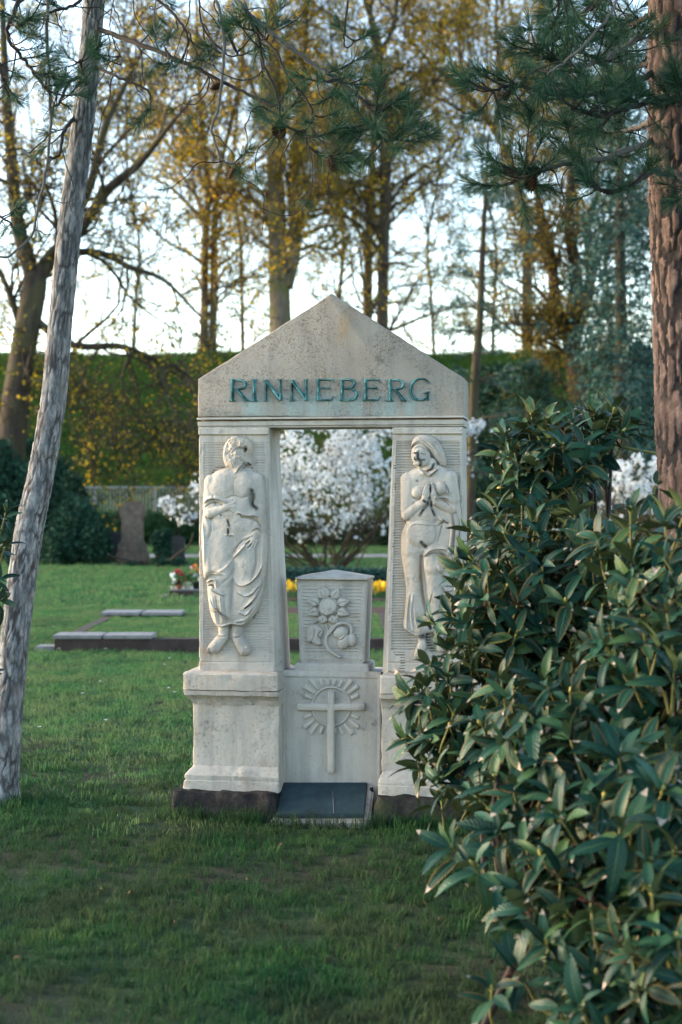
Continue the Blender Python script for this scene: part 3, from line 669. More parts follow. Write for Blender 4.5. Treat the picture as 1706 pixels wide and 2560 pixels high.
def carve(parent, x_l, x_r, y0, y1, ox, oy, sculpt, ridge, fig_name, fig_label, rot_seed, nx, ny, cs=CS, scale=1.0, v0=0.0, extra=None, mat='stone', dent=0.0):
    """grid over the stone face: the ridged ground becomes the panel, the figure a mesh of its own"""
    s = np.linspace(0, 1, nx); tt = np.linspace(0, 1, ny); Sg, Tg = np.meshgrid(s, tt)
    px = (x_l(Tg) + (x_r(Tg) - x_l(Tg)) * Sg); py = y0 + (y1 - y0) * Tg
    X, Y = (px - ox) * cs, (py - oy) * cs
    R = Relief(X, Y); sculpt(R); G = ridge(X, Y, Sg, Tg)
    ed = np.minimum(np.minimum(Sg, 1 - Sg) * (nx - 1), np.minimum(Tg, 1 - Tg) * (ny - 1))
    P = np.stack([X.ravel(), Y.ravel(), 0 * X.ravel()], -1)
    G = G - 9 * np.exp(-ed / 1.1) - np.clip(fbm(P, 1 / 30, rot_seed, 3).reshape(X.shape) - 0.35, 0, 1) * 16 * np.exp(-ed / 5)
    G = G + fbm(P, 1 / 60, rot_seed + 2, 3).reshape(X.shape) * 1.3
    fig = R.h > G + 1.0; H = np.where(R.h > G, R.h, G); Bl = H.copy()
    for _ in range(5):
        Pd = np.pad(Bl, 1, mode='edge'); Bl = (Pd[:-2, 1:-1] + Pd[2:, 1:-1] + Pd[1:-1, :-2] + Pd[1:-1, 2:] + 2 * Bl) / 6
    H = H + 0.8 * (H - Bl)
    U, W = ML(px, py, v0); k = 1.16 * scale / (cs * F / MD)
    V = np.stack([U, v0 - H * k, W], -1).reshape(-1, 3)
    if dent: V[:, 1] += 0
    i, j = np.meshgrid(np.arange(ny - 1), np.arange(nx - 1), indexing='ij'); q = (i * nx + j)
    Q = np.stack([q, q + nx, q + nx + 1, q + 1], -1).reshape(-1, 4)
    fm = (fig[:-1, :-1] & fig[1:, :-1] & fig[:-1, 1:] & fig[1:, 1:]).ravel()
    st, pa = R.st.ravel(), R.pa.ravel()
    if extra is not None: e = extra(X, Y, fig); st = np.maximum(st, e.ravel())
    def sub(name, sel):
        Qs = Q[sel]; used = np.unique(Qs); mp = np.zeros(len(V), np.int64); mp[used] = np.arange(len(used))
        me = raw_mesh(name, V[used], [mp[Qs]], True, {'stain': st[used], 'patina': pa[used]})
        return obj(name, me, M[mat], parent)
    sub('ridged_panel', ~fm); f = sub(fig_name, fm); f['label'] = fig_label
    # skirt joins the panel to the block behind it
    bd = np.concatenate([np.arange(nx), np.arange(1, ny) * nx + nx - 1, (ny - 1) * nx + np.arange(nx - 2, -1, -1), np.arange(ny - 2, 0, -1) * nx])
    a = V[bd]; b = a.copy(); b[:, 1] = v0 + 0.02; m = len(bd); r = np.arange(m); r2 = (r + 1) % m
    mb = MB(); mb.add(np.vstack([a, b]), np.stack([r, r + m, r2 + m, r2], -1)); mb.build('panel_edge', M[mat], parent)

def lin(a, b): return lambda T: a + (b - a) * T
def ridge_male(X, Y, Sg, Tg):
    g = np.zeros(X.shape); xr = 655 + (Y - 205) / 1885 * 52
    m = (X > 103) & (X < xr) & (Y > 200) & (Y < 2092)
    edge = np.minimum(np.minimum(X - 103, xr - X), np.minimum(Y - 200, 2092 - Y)); f = np.clip(edge / 8, 0, 1)
    Pn = np.stack([X.ravel() / 90, Y.ravel() / 14, 0 * X.ravel()], -1); wob = vnoise(Pn, 1.0, 3).reshape(X.shape)
    g = np.where(m, f * (-9 + 10 * np.sin((Y + wob * 3) / 23.5 * 2 * np.pi) * (0.8 + 0.3 * wob)), g)
    g = g + np.where(Y < 133, 16, 0) - 12 * np.exp(-((Y - 136) / 6) ** 2) - 7 * np.exp(-((Y - 2192) / 6) ** 2) + np.where(Y > 2195, 4, 0)
    g = g - 5 * ((X > 60) & (Y > 140) & (Y < 2190) & (X < xr + 30)); return g
def ridge_female(X, Y, Sg, Tg):
    g = np.zeros(X.shape); xl = 112 - (Y - 190) / 1900 * 48
    m = (X > xl) & (X < 690) & (Y > 188) & (Y < 2092)
    edge = np.minimum(np.minimum(X - xl, 690 - X), np.minimum(Y - 188, 2092 - Y)); f = np.clip(edge / 8, 0, 1)
    Pn = np.stack([X.ravel() / 90, Y.ravel() / 14, 0 * X.ravel()], -1); wob = vnoise(Pn, 1.0, 7).reshape(X.shape)
    g = np.where(m, f * (-10 + 11 * np.sin((Y + wob * 3) / 24.5 * 2 * np.pi) * (0.8 + 0.3 * wob)), g)
    g = g + np.where(Y < 127, 16, 0) - 12 * np.exp(-((Y - 130) / 6) ** 2) - 7 * np.exp(-((Y - 2196) / 6) ** 2) + np.where(Y > 2199, 4, 0)
    return g
def crust_f(X, Y, fig):      # black crust caught in the ridges beside the woman
    n = vnoise(np.stack([X.ravel() / 60, Y.ravel() / 60, 0 * X.ravel()], -1), 1.0, 13).reshape(X.shape)
    s = (np.sin(Y / 24.5 * 2 * np.pi) < -0.5) & (X > 80) & (X < 190) & (n > 0.1) & ~fig & (((Y > 360) & (Y < 700)) | ((Y > 950) & (Y < 1500)) | (Y > 1700))
    return np.where(s, 0.9, 0.0)

def pier(mirror):
    p = empty('pier', parent=mon)
    if not mirror: xl, xr = lin(497, 497), lin(673, 688)
    else: xl, xr = lin(982, 967), lin(1157, 1160)
    y0, y1 = 1069.0, 1681.0
    # stone body behind the carved face, its inner arris chamfered wider towards the foot
    w0, w1 = mw(y1), mw(y0); n = 24; V = []
    for k in range(n + 1):
        f = k / n; T = 1 - f; w = w0 + (w1 - w0) * f
        a, b = mu(float(xl(T))), mu(float(xr(T))); c = 0.028 * (1 - f) ** 1.2
        if not mirror: V += [(a + .002, 0.006, w), (b - 0.002, 0.006, w), (b + c, 0.012 + c * 1.2, w), (b + c, PD, w), (a + .002, PD, w)]
        else: V += [(a - c, 0.012 + c * 1.2, w), (a + 0.002, 0.006, w), (b - .002, 0.006, w), (b - .002, PD, w), (a - c, PD, w)]
    V = np.array(V); V[:, :2] += np.stack([fbm(V, 11, 3), fbm(V, 11, 8)], -1) * 0.0012
    i = np.arange(n)[:, None] * 5; j = np.arange(5)[None]; j2 = (j + 1) % 5
    Q = np.stack([i + j, i + j2, i + 5 + j2, i + 5 + j], -1).reshape(-1, 4)
    mb = MB(); mb.add(V, Q, np.array([[4, 3, 2, 1, 0], [n * 5, n * 5 + 1, n * 5 + 2, n * 5 + 3, n * 5 + 4]])); mb.build('shaft', M['stone_grey'], p)
    if not mirror: carve(p, xl, xr, y0, y1, 480, 1050, male, ridge_male, 'relief_figure', 'weathered robed bearded man carved in relief, face worn away', 21, 170, 600)
    else: carve(p, xl, xr, y0, y1, 960, 1050, female, ridge_female, 'relief_figure', 'woman with bowed head and praying hands carved in relief', 51, 172, 600, extra=crust_f)
pier(False); pier(True)

# ---- lintel moulding and gabled pediment
lt = empty('lintel', parent=mon)
u0, u1 = mu(496), mu(1160)
block('lintel_band', [(u0 + .001, u1, 0.002, PD + .01, mw(1067.5)), (u0 + .001, u1, 0.002, PD + .01, mw(1064)), (u0 - .001, u1 + .001, -0.009, PD + .012, mw(1062.5)), (u0 - .001, u1 + .001, -0.009, PD + .012, mw(1052))], M['stone_grey'], lt, rc=0.003, step=0.02, rough=0.0012, seed=61)
block('lintel_neck', [(u0 + .012, u1 - .012, 0.028, PD - .01, mw(1053.5)), (u0 + .012, u1 - .012, 0.028, PD - .01, mw(1045))], M['stone_grey'], lt, rc=0.003, step=0.02, rough=0.0008, seed=62)
block('lintel_fillet', [(u0 - .003, u1 + .003, -0.024, PD + .014, mw(1047)), (u0 - .003, u1 + .003, -0.024, PD + .014, mw(1043)), (u0 - .001, u1 + .001, -0.014, PD + .012, mw(1041.6))], M['stone'], lt, rc=0.003, step=0.02, rough=0.0012, seed=63)
pd = empty('pediment', parent=mon)
def pediment():
    vf, vb = -0.012, PD + 0.012
    prof = [(495, 1041.5), (495.5, 948), (829, 733.5), (1160, 945), (1160, 1041.5)]
    P = [np.array(ML(x, y, vf)) for x, y in prof]
    pts = []
    for a, b in zip(P, P[1:] + P[:1]):
        n = max(2, int(np.linalg.norm(b - a) / 0.03))
        for k in range(n): pts.append(a + (b - a) * k / n)
    pts = np.array(pts); m = len(pts); c = pts.mean(0)
    rings = []
    for inset, v in ((0.010, vf), (0.004, vf + 0.002), (0.0, vf + 0.008), (0.0, vb - 0.008), (0.008, vb)):
        q = pts.copy()
        nrm = np.roll(pts, -1, 0) - np.roll(pts, 1, 0); nrm = np.stack([nrm[:, 1], -nrm[:, 0]], -1); nrm /= np.linalg.norm(nrm, axis=1)[:, None]
        sg = np.sign(((c - pts) * nrm).sum(1))[:, None]; q = q + nrm * sg * inset
        rings.append(np.column_stack([q[:, 0], np.full(m, v), q[:, 1]]))
    V = np.vstack(rings); V += np.stack([fbm(V, 17, 71), 0.5 * fbm(V, 17, 72), fbm(V, 17, 73)], -1) * 0.0022
    i = np.arange(len(rings) - 1)[:, None] * m; j = np.arange(m)[None]; j2 = (j + 1) % m
    Q = np.stack([i + j, i + j2, i + m + j2, i + m + j], -1).reshape(-1, 4)
    mb = MB(); mb.add(V, Q, np.arange(m)[None, ::-1], (4 * m + np.arange(m))[None])
    o = mb.build('gable_block', M['stone_rough'], pd, True); bm = bmesh.new(); bm.from_mesh(o.data); bmesh.ops.recalc_face_normals(bm, faces=bm.faces); bm.to_mesh(o.data); bm.free()
    o.data.set_sharp_from_angle(angle=math.radians(30))
pediment()

# ---- bronze letters: ridged strokes in the pixels of an enlarged crop
LS, LX, LY = 2.904, 560.0, 900.0
def letter(strokes, dx):
    mb = MB(); vf = -0.012
    for P, hw in strokes:
        P = np.array(P, float) + [dx, 0]; n = 2 if len(P) == 2 else len(P) * 5
        P = smooth_path(P, n); hw = np.interp(np.linspace(0, 1, n), np.linspace(0, 1, len(hw)), hw)
        T = np.gradient(P, axis=0); T /= np.linalg.norm(T, axis=1)[:, None]; N = np.stack([-T[:, 1], T[:, 0]], -1); R = []
        for o, v in ((-1, 0.004), (-1, -0.006), (-0.22, -0.019), (0.22, -0.019), (1, -0.006), (1, 0.004)):
            q = P + N * (hw * o)[:, None]; U, W = ML(LX + q[:, 0] / LS, LY + q[:, 1] / LS, vf)
            vv = vf + v * np.clip(hw / 10, 0.55, 1.15) if v < 0 else np.full(n, vf + v)
            R.append(np.stack([U, vv, W], -1))
        V = np.stack(R, 1).reshape(-1, 3); i = np.arange(n - 1)[:, None] * 6; j = np.arange(6)[None]; j2 = (j + 1) % 6
        Q = np.stack([i + j, i + j2, i + 6 + j2, i + 6 + j], -1).reshape(-1, 4)
        mb.add(V, Q, np.array([[5, 4, 3, 2, 1, 0], [(n - 1) * 6 + k for k in range(6)]]))
    o = mb.build('letter', M['bronze'], pd)
    bm = bmesh.new(); bm.from_mesh(o.data); bmesh.ops.recalc_face_normals(bm, faces=bm.faces); bm.to_mesh(o.data); bm.free()
LR = [([(64, 143), (62, 297)], (13, 13)), ([(58, 148), (115, 147), (150, 160), (158, 182), (143, 203), (110, 211), (76, 209)], (7, 8, 10, 11, 10, 7, 6)), ([(98, 212), (162, 295)], (9, 13)), ([(40, 297), (88, 297)], (4.5, 4.5)), ([(40, 144), (72, 144)], (4, 5)), ([(138, 297), (184, 297)], (4, 5))]
LI = [([(222, 143), (222, 297)], (12, 13)), ([(202, 144), (244, 142)], (5, 5)), ([(200, 297), (245, 297)], (4.5, 4.5))]
LN = [([(308, 150), (307, 297)], (9, 10)), ([(306, 150), (412, 290)], (13, 14)), ([(411, 143), (413, 292)], (9, 10)), ([(291, 147), (326, 149)], (5, 5)), ([(291, 297), (326, 297)], (4.5, 4.5)), ([(396, 145), (424, 141)], (5, 5))]
LE = [([(688, 145), (687, 292)], (12, 12)), ([(670, 143), (786, 144)], (7, 7)), ([(784, 142), (795, 166)], (6, 4)), ([(690, 206), (762, 205)], (7, 7)), ([(766, 193), (766, 217)], (4, 4)), ([(670, 293), (774, 291)], (7, 8)), ([(774, 293), (795, 262)], (8, 3))]
LB = [([(860, 145), (859, 292)], (12, 12)), ([(842, 144), (912, 143), (945, 157), (946, 182), (918, 205), (866, 208)], (6, 8, 10, 10, 8, 6)), ([(905, 208), (953, 222), (966, 250), (950, 281), (908, 292), (842, 293)], (6, 9, 11, 10, 8, 6))]
LG = [([(1487, 160), (1462, 141), (1425, 136), (1385, 153), (1361, 190), (1357, 235), (1374, 270), (1410, 290), (1450, 287), (1476, 268)], (5, 7, 8, 10, 12, 12, 11, 9, 8, 7)), ([(1478, 236), (1484, 296)], (10, 5)), ([(1456, 243), (1494, 230)], (4, 6)), ([(1478, 150), (1488, 170)], (5, 8))]
for strokes, dx in ((LR, 0), (LI, 0), (LN, 0), (LN, 187), (LE, 0), (LB, 0), (LE, 342), (LR, 1145), (LG, 0)): letter(strokes, dx)

# ---- cross pedestal, urn block, bronze plate
PV = 0.055; PS, POX, POY = 3.46, 680.0, 1400.0
def pxy(x, y, v): U, W = ML(POX + np.asarray(x, float) / PS, POY + np.asarray(y, float) / PS, v); return U, W
cp = empty('cross_pedestal', parent=mon)
block('pedestal_block', [(mu(705, PV), mu(949, PV), PV, 0.40, 0.0), (mu(705, PV), mu(949, PV), PV, 0.40, mw(1693, PV)), (mu(706, PV), mu(948, PV), PV + .004, 0.396, mw(1683, PV))], M['stone_grey'], cp, rc=0.008, step=0.03, rough=0.0015, seed=81, chip=0.004)
def bar(name, x0, x1, y0, y1, v0, v1, parent, mat, rc=0.004):
    a, b = pxy(x0, y1, v0), pxy(x1, y0, v0)
    mb = MB(); V, Q, T = loft([(float(a[0]), float(b[0]), v1, v0, float(a[1])), (float(a[0]), float(b[0]), v1, v0, float(a[1]) + rc * .4), (float(a[0]), float(b[0]), v1, v0, float(b[1]))], rc=rc, step=0.02, rough=0.0011, seed=int(x0) % 97)
    mb.add(V, Q, T); o = mb.build(name, mat, parent, True); o.data.set_sharp_from_angle(angle=math.radians(50)); return o
for q in ((86, 945, 966, 1003), (86, 116, 1003, 1960), (914, 945, 1003, 1960)): bar('border', *q, PV + .002, PV - 0.007, cp, M['stone_grey'], 0.003)
def rounded_bar(name, p0, p1, hw, depth, v0, parent, mat):
    """bar with a softly rounded section, standing proud of the face"""
    a = np.array(pxy(*p0, v0)); b = np.array(pxy(*p1, v0)); k = 1 / (PS * F / MD); h = hw * k; n = 14
    P = a + (b - a) * np.linspace(0, 1, n)[:, None]; d = (b - a) / np.linalg.norm(b - a); N = np.array([-d[1], d[0]]); R = []
    for o, z in ((-1, 0.002), (-1, -0.6), (-0.8, -0.88), (-0.4, -1), (0.4, -1), (0.8, -0.88), (1, -0.6), (1, 0.002)):
        q = P + N * (h * o); e = np.ones(n); e[[0, -1]] = 0.7
        R.append(np.stack([q[:, 0], v0 + depth * z * e if z < 0 else np.full(n, v0 + z), q[:, 1]], -1))
    V = np.stack(R, 1).reshape(-1, 3); V += np.stack([fbm(V, 25, 5), fbm(V, 25, 6), fbm(V, 25, 7)], -1) * 0.0013; m = 8
    i = np.arange(n - 1)[:, None] * m; j = np.arange(m)[None]; j2 = (j + 1) % m
    Q = np.stack([i + j, i + j2, i + m + j2, i + m + j], -1).reshape(-1, 4)
    return V, Q, np.array([list(range(7, -1, -1)), [(n - 1) * m + q for q in range(8)]])
def fixn(o, ang=40):
    bm = bmesh.new(); bm.from_mesh(o.data); bmesh.ops.recalc_face_normals(bm, faces=bm.faces); bm.to_mesh(o.data); bm.free()
    o.data.polygons.foreach_set('use_smooth', np.ones(len(o.data.polygons), bool)); o.data.set_sharp_from_angle(angle=math.radians(ang)); return o
mb = MB()
mb.add(*rounded_bar('cross', (516, 1832), (516, 1133), 31, 0.030, PV, cp, None)); mb.add(*rounded_bar('cross', (228, 1270), (804, 1270), 32, 0.026, PV, cp, None))
fixn(mb.build('cross', M['stone'], cp))
# sun disc ring and its rays
cxy = (516, 1268); mb = MB(); th = np.linspace(0, 2 * math.pi, 65)[:-1]; R = []
for r, v in ((152, 0.003), (156, -0.006), (166, -0.011), (176, -0.006), (180, 0.003)):
    U, W = pxy(cxy[0] + r * np.cos(th), cxy[1] + r * np.sin(th), PV); R.append(np.stack([U, np.full(64, PV + v), W], -1))
V = np.stack(R, 1).reshape(-1, 3); i = np.arange(64)[:, None] * 5; i2 = (np.arange(64)[:, None] + 1) % 64 * 5; j = np.arange(4)[None]
mb.add(V, np.stack([i + j, i2 + j, i2 + j + 1, i + j + 1], -1).reshape(-1, 4)); fixn(mb.build('halo', M['stone'], cp))
NR = 24
for k in range(NR):
    a = (k + 0.5) / NR * 2 * math.pi
    if abs(math.sin(a)) < 0.16: continue
    c, s = math.cos(a), math.sin(a); L = 233 / max(abs(c), abs(s)); r0 = 184.0
    if L - r0 < 30: L = r0 + 46
    half0, half1 = 14.0, 15 + (L - r0) * 0.085
    mb = MB(); n = 5; tt = np.linspace(0, 1, n); R = []
    for o, z in ((-1, 0.002), (-0.8, -0.7), (0, -1.0), (0.8, -0.7), (1, 0.002)):
        rr = r0 + (L - r0) * tt; hw = half0 + (half1 - half0) * tt
        U, W = pxy(cxy[0] + c * rr - s * hw * o, cxy[1] + s * rr + c * hw * o, PV); zz = np.array([0.55, 0.9, 1, 1, 0.8]) * 0.013
        R.append(np.stack([U, PV + (z * zz if z < 0 else 0.002 + 0 * zz), W], -1))
    V = np.stack(R, 1).reshape(-1, 3); V += np.stack([fbm(V, 30, 5 + k), fbm(V, 30, 6 + k), fbm(V, 30, 7 + k)], -1) * 0.0014
    i = np.arange(n - 1)[:, None] * 5; j = np.arange(4)[None]
    mb.add(V, np.stack([i + j, i + j + 1, i + 6 + j, i + 5 + j], -1).reshape(-1, 4), np.array([[4, 3, 2, 1, 0], [20, 21, 22, 23, 24]])); fixn(mb.build('ray', M['stone'], cp), 60)

ub = empty('urn_block', parent=mon); UV0 = 0.085
block('urn_step', [(mu(736, .075), mu(922, .075), .075, 0.315, mw(1682, .075)), (mu(736, .075), mu(922, .075), .075, 0.315, mw(1663, .075)), (mu(740, .075), mu(918, .075), .083, 0.308, mw(1659, .075))], M['stone_grey'], ub, rc=0.010, step=0.02, rough=0.0015, seed=91)
block('urn_neck', [(mu(752, .1), mu(908, .1), .1, 0.28, mw(1662, .1)), (mu(752, .1), mu(908, .1), .1, 0.28, mw(1651, .1))], M['stone_grey'], ub, rc=0.004, step=0.02, rough=0.0012, seed=92)
block('urn_body', [(mu(749, UV0), mu(911, UV0), UV0 + .012, 0.285, mw(1653, UV0)), (mu(741, UV0), mu(919, UV0), UV0 + .012, 0.29, mw(1462, UV0)), (mu(739.5, UV0), mu(920.5, UV0), UV0 + .006, 0.295, mw(1454, UV0)), (mu(743, UV0), mu(917, UV0), UV0 + .01, 0.285, mw(1450, UV0))], M['stone_grey'], ub, rc=0.004, step=0.02, rough=0.001, seed=93)
uL, uR = mu(738, .07), mu(921, .07); w_a, w_b, w_c = mw(1450.5, .07), mw(1444, .07), mw(1424.5, .19)
uM, vM = mu(838, .185), .19
block('urn_lid', [(uL + .004, uR - .004, .076, .305, w_a), (uL, uR, .07, .312, w_a + .004), (uL, uR, .07, .312, w_b), (uM - .012, uM + .012, vM - .012, vM + .012, w_c)], M['stone_grey'], ub, rc=0.004, step=0.012, rough=0.0012, seed=94)
def flower(R):
    c = (492, 405)
    for a in (-100, -62, -18, 22, 70, 112, 158, 200, 245):
        r = math.radians(a); L = 196 if a not in (70, 112) else 172
        tip = (c[0] + L * math.cos(r), c[1] + L * 0.92 * math.sin(r)); mid = (c[0] + 118 * math.cos(r), c[1] + 112 * math.sin(r))
        n = (-math.sin(r), math.cos(r)); b0 = (c[0] + 70 * math.cos(r), c[1] + 70 * math.sin(r))
        R.pillow([b0, (mid[0] + n[0] * 46, mid[1] + n[1] * 46), tip, (mid[0] - n[0] * 46, mid[1] - n[1] * 46)], 24, 26, 4, k=4); R.fold([b0, tip], 6, -5)
    R.ell(c, 96, 84, -30, 4, 0.42, 4); R.ell(c, 76, 64, -30, 34, 0.12, 3)
    th = np.arctan2(R.Y - c[1], R.X - c[0]); q = np.hypot((R.X - c[0]) / 96, (R.Y - c[1]) / 84)
    R.h = R.h + np.where((q > 0.80) & (q < 1.0), 4 * np.sin(th * 26), 0)
    R.cap((570, 470), 11, (560, 560), 11, 8, 8, 0.9, 3); R.cap((560, 560), 11, (495, 640), 12, 8, 8, 0.9, 3); R.cap((470, 560), 9, (495, 640), 10, 6, 6, 0.9, 3)
    for a, b in zip(smooth_path([(690, 640), (690, 580), (640, 545), (560, 560), (490, 630), (468, 710), (500, 780), (590, 838)], 24)[:-1], smooth_path([(690, 640), (690, 580), (640, 545), (560, 560), (490, 630), (468, 710), (500, 780), (590, 838)], 24)[1:]): R.cap(tuple(a), 14, tuple(b), 14, 6, 6, 0.9, 3)
    R.pillow([(300, 660), (320, 580), (390, 555), (440, 600), (438, 650), (420, 690), (430, 725), (400, 742), (350, 715), (310, 710)], 26, 40, 4, k=4); R.fold([(350, 560), (385, 530), (415, 545)], 9, 14); R.fold([(370, 570), (375, 650), (350, 710)], 8, -6); R.fold([(430, 610), (405, 650), (430, 690)], 7, -12)
    R.ell((600, 630), 66, 52, -20, 6, 0.55, 3); R.ell((625, 700), 52, 70, 15, 10, 0.55, 3); R.ell((692, 690), 42, 58, 0, 4, 0.6, 3); R.fold([(545, 670), (600, 690), (660, 640)], 7, -10)
    R.cap((350, 550), 8, (400, 525), 8, 4, 4, 0.9, 3)
def ridge_urn(X, Y, Sg, Tg):
    xl = 258 + (Y - 230) / 600 * 26; xr = 778 - (Y - 230) / 600 * 26
    m = (X > xl) & (X < xr) & (Y > 225) & (Y < 818); e = np.minimum(X - xl, xr - X); Pn = np.stack([X.ravel() / 60, Y.ravel() / 16, 0 * X.ravel()], -1); wob = vnoise(Pn, 1.0, 31).reshape(X.shape)
    side = np.exp(-(np.minimum(X - xl, xr - X) / 95) ** 2) + ((Y > 740) | (Y < 275)); side = np.clip(side, 0, 1)
    return np.where(m, np.clip(e / 10, 0, 1) * side * (-4 + 6 * np.sin((Y + 2 * wob) / 30 * 2 * np.pi)), 0)
carve(ub, lin(741.5, 749.5), lin(918.5, 910.5), 1456, 1652, POX, POY, flower, ridge_urn, 'sunflower_relief', 'sunflower, bud and rose carved in relief', 77, 130, 150, cs=PS, scale=1.25, v0=UV0 + 0.01, mat='stone_grey')
# bronze plate on its stone wedge
pt = empty('name_plate', parent=mon)
def wedge(name, x_f0, x_f1, y_f, v_f, x_b0, x_b1, y_b, v_b, th, mat, lift=0.0, bev=0.004):
    a, b = ML(x_f0, y_f, v_f), ML(x_f1, y_f, v_f); c, d = ML(x_b1, y_b, v_b), ML(x_b0, y_b, v_b)
    top = np.array([(a[0], v_f, a[1] + lift), (b[0], v_f, b[1] + lift), (c[0], v_b, c[1] + lift), (d[0], v_b, d[1] + lift)], float)
    bot = top.copy()
    if th is None: bot[:, 2] = -0.05
    else: bot[:, 2] -= th
    bm = bmesh.new(); vs = [bm.verts.new(q) for q in np.vstack([bot, top])]
    for f in ((3, 2, 1, 0), (4, 5, 6, 7), (0, 1, 5, 4), (1, 2, 6, 5), (2, 3, 7, 6), (3, 0, 4, 7)): bm.faces.new([vs[q] for q in f])
    bmesh.ops.recalc_face_normals(bm, faces=bm.faces)
    bmesh.ops.bevel(bm, geom=bm.edges[:], offset=bev, segments=2, affect='EDGES'); bmesh.ops.recalc_face_normals(bm, faces=bm.faces)
    me = bpy.data.meshes.new(name); bm.to_mesh(me); bm.free(); o = obj(name, me, mat, pt); return o
wedge('stone_wedge', 676, 926, 2052, -0.215, 701, 936, 1962, 0.05, None, M['stone_plinth'], 0.0, 0.01)
wedge('bronze_plate', 690, 911, 2042, -0.208, 707, 919, 1962, 0.045, 0.022, M['plate'], 0.014, 0.004)
wedge('plate_seam', 834.2, 835.6, 2041, -0.206, 831.6, 832.8, 1985, -0.03, 0.004, M['kerb_top'], 0.0156, 0.0003)
for x, y in ((697, 1971), (930, 1973)):
    a = ML(x, y, 0.02); mb = MB(); mb.add(*tube([(a[0], 0.03, a[1] - 0.02), (a[0], 0.005, a[1] + 0.006)], [0.011, 0.009], 10)); mb.build('bolt', M['footing'], pt)
# ------------------------------------------------------------------ vegetation helpers
def unit(v): v = np.asarray(v, float); return v / (np.linalg.norm(v, axis=-1, keepdims=True) + 1e-12)
def rand_dirs(n, rng=RNG): return unit(rng.normal(size=(n, 3)))

def leaf_quads(P, size, rng, up=0.25, aspect=0.6):
    """loose leaves: one bent diamond per point"""
    n = len(P); s = size * rng.uniform(0.65, 1.35, n)[:, None]
    A = unit(rand_dirs(n, rng) + [0, 0, -up]); B = unit(np.cross(A, rand_dirs(n, rng)))
    N = np.cross(A, B)
    V = np.stack([P, P + A * s * 0.5 + B * s * aspect * 0.5 + N * s * 0.12, P + A * s, P + A * s * 0.5 - B * s * aspect * 0.5 + N * s * 0.12], 1).reshape(-1, 3)
    k = np.arange(n) * 4
    return V, np.stack([k, k + 1, k + 2, k + 3], -1)

class Grow:
    """recursive branching; collects tubes and the points where leaves sit"""
    def __init__(self, seed): self.rng = np.random.default_rng(seed); self.wood = MB(); self.tips = []; self.n = 0
    def limb(self, pts, rad, sides=8, n=None):
        P = smooth_path(pts, n or len(pts) * 4); R = np.interp(np.linspace(0, 1, len(P)), np.linspace(0, 1, len(rad)), rad)
        self.wood.add(*tube(P, R, sides)); return P, R
    def branch(self, p, d, L, r, level, par):
        rng = self.rng; n = max(4, int(L / par['seg'][min(level, len(par['seg']) - 1)])); n = min(n, 9)
        d = unit(d); pts = [np.array(p, float)]; wob = par.get('wob', 0.22); grav = par.get('grav', 0.05) * (1 if level < 3 else par.get('gravtip', 1.0))
        for k in range(n):
            d = unit(d + rng.normal(size=3) * wob + np.array([0, 0, grav])); pts.append(pts[-1] + d * L / n)
        P = np.array(pts); R = np.linspace(r, max(r * 0.35, par['rmin']), len(P))
        self.wood.add(*tube(P, R, 4 if level < 2 else 3, False)); self.n += 1
        if level >= par['leaf_level']: self.tips.append(P[1:])
        if level < par['levels']: self.spawn(P, R, L, level + 1, par, 0.25)
    def spawn(self, P, R, L, level, par, start=0.25):
        rng = self.rng; m = par['kids'][min(level, len(par['kids']) - 1)]; m = rng.poisson(m) if m > 3 else max(1, int(rng.integers(m, m + 2)))
        for k in range(m):
            f = start + (1 - start) * (k + rng.random()) / m; x = f * (len(P) - 1); i = min(int(x), len(P) - 2)
            p = P[i] + (P[i + 1] - P[i]) * (x - i); t = unit(P[i + 1] - P[i]); s = unit(np.cross(t, rng.normal(size=3)))
            a = math.radians(rng.uniform(*par.get('ang', (32, 62)))); d = t * math.cos(a) + s * math.sin(a)
            d[1] *= par.get('flat', 1.0)
            lr = par['len'][min(level, len(par['len']) - 1)] * rng.uniform(0.65, 1.3) * (1.15 - 0.5 * f)
            rr = max(min(R[i] * 0.55, lr * par.get('thick', 0.022)), par['rmin'])
            self.branch(p, d, lr, rr, level, par)
    def leaf_points(self, per, spread):
        T = np.vstack(self.tips); T = T[self.rng.random(len(T)) < min(1, per)]; P = np.repeat(T, max(1, int(round(per))), 0); return P + self.rng.normal(size=P.shape) * spread

def px_path(rows, d, dj=0.0):
    """rows of (px, py, width_px) at depth d -> points and radii"""
    P = [tuple(at(r[0], r[1], d + (r[3] if len(r) > 3 else 0))) for r in rows]; W = [r[2] / F * d / 2 for r in rows]; return P, W

def tree(name, label, d, limbs, par, bark_m, leaf_m, seed, leaf=(3, 0.12, 0.10), cat='tree', group=None, ground=None):
    g = Grow(seed); P0, W0 = px_path(limbs[0], d)
    base = Vector(P0[0]); base.z = ground if ground is not None else base.z
    root = empty(name, base); tag(root, label, cat, group)
    for k, rows in enumerate(limbs):
        P, W = px_path(rows, d)
        if k == 0: P[0] = tuple(base + Vector((0, 0, -0.15)))
        Q, R = g.limb(P, W, 12 if k == 0 else 8)
        L = np.linalg.norm(np.diff(Q, axis=0), axis=1).sum()
        m = max(2, int(L * par['per_m']))
        sub = dict(par); kid = list(par['kids']); kid[1] = m; sub['kids'] = kid
        g.spawn(Q, R, L, 1, sub, par.get('start', 0.3) if k == 0 else 0.08)
    V = -np.array(base)
    for a in range(len(g.wood.V)): g.wood.V[a] = g.wood.V[a] + V
    g.wood.build('trunk', bark_m, root, True)
    if g.tips and leaf_m:
        Lp = g.leaf_points(leaf[0], leaf[2]) + V
        Vv, Q = leaf_quads(Lp, leaf[1], g.rng); mb = MB(); mb.add(Vv, Q); mb.build('crown', leaf_m, root)
    return root

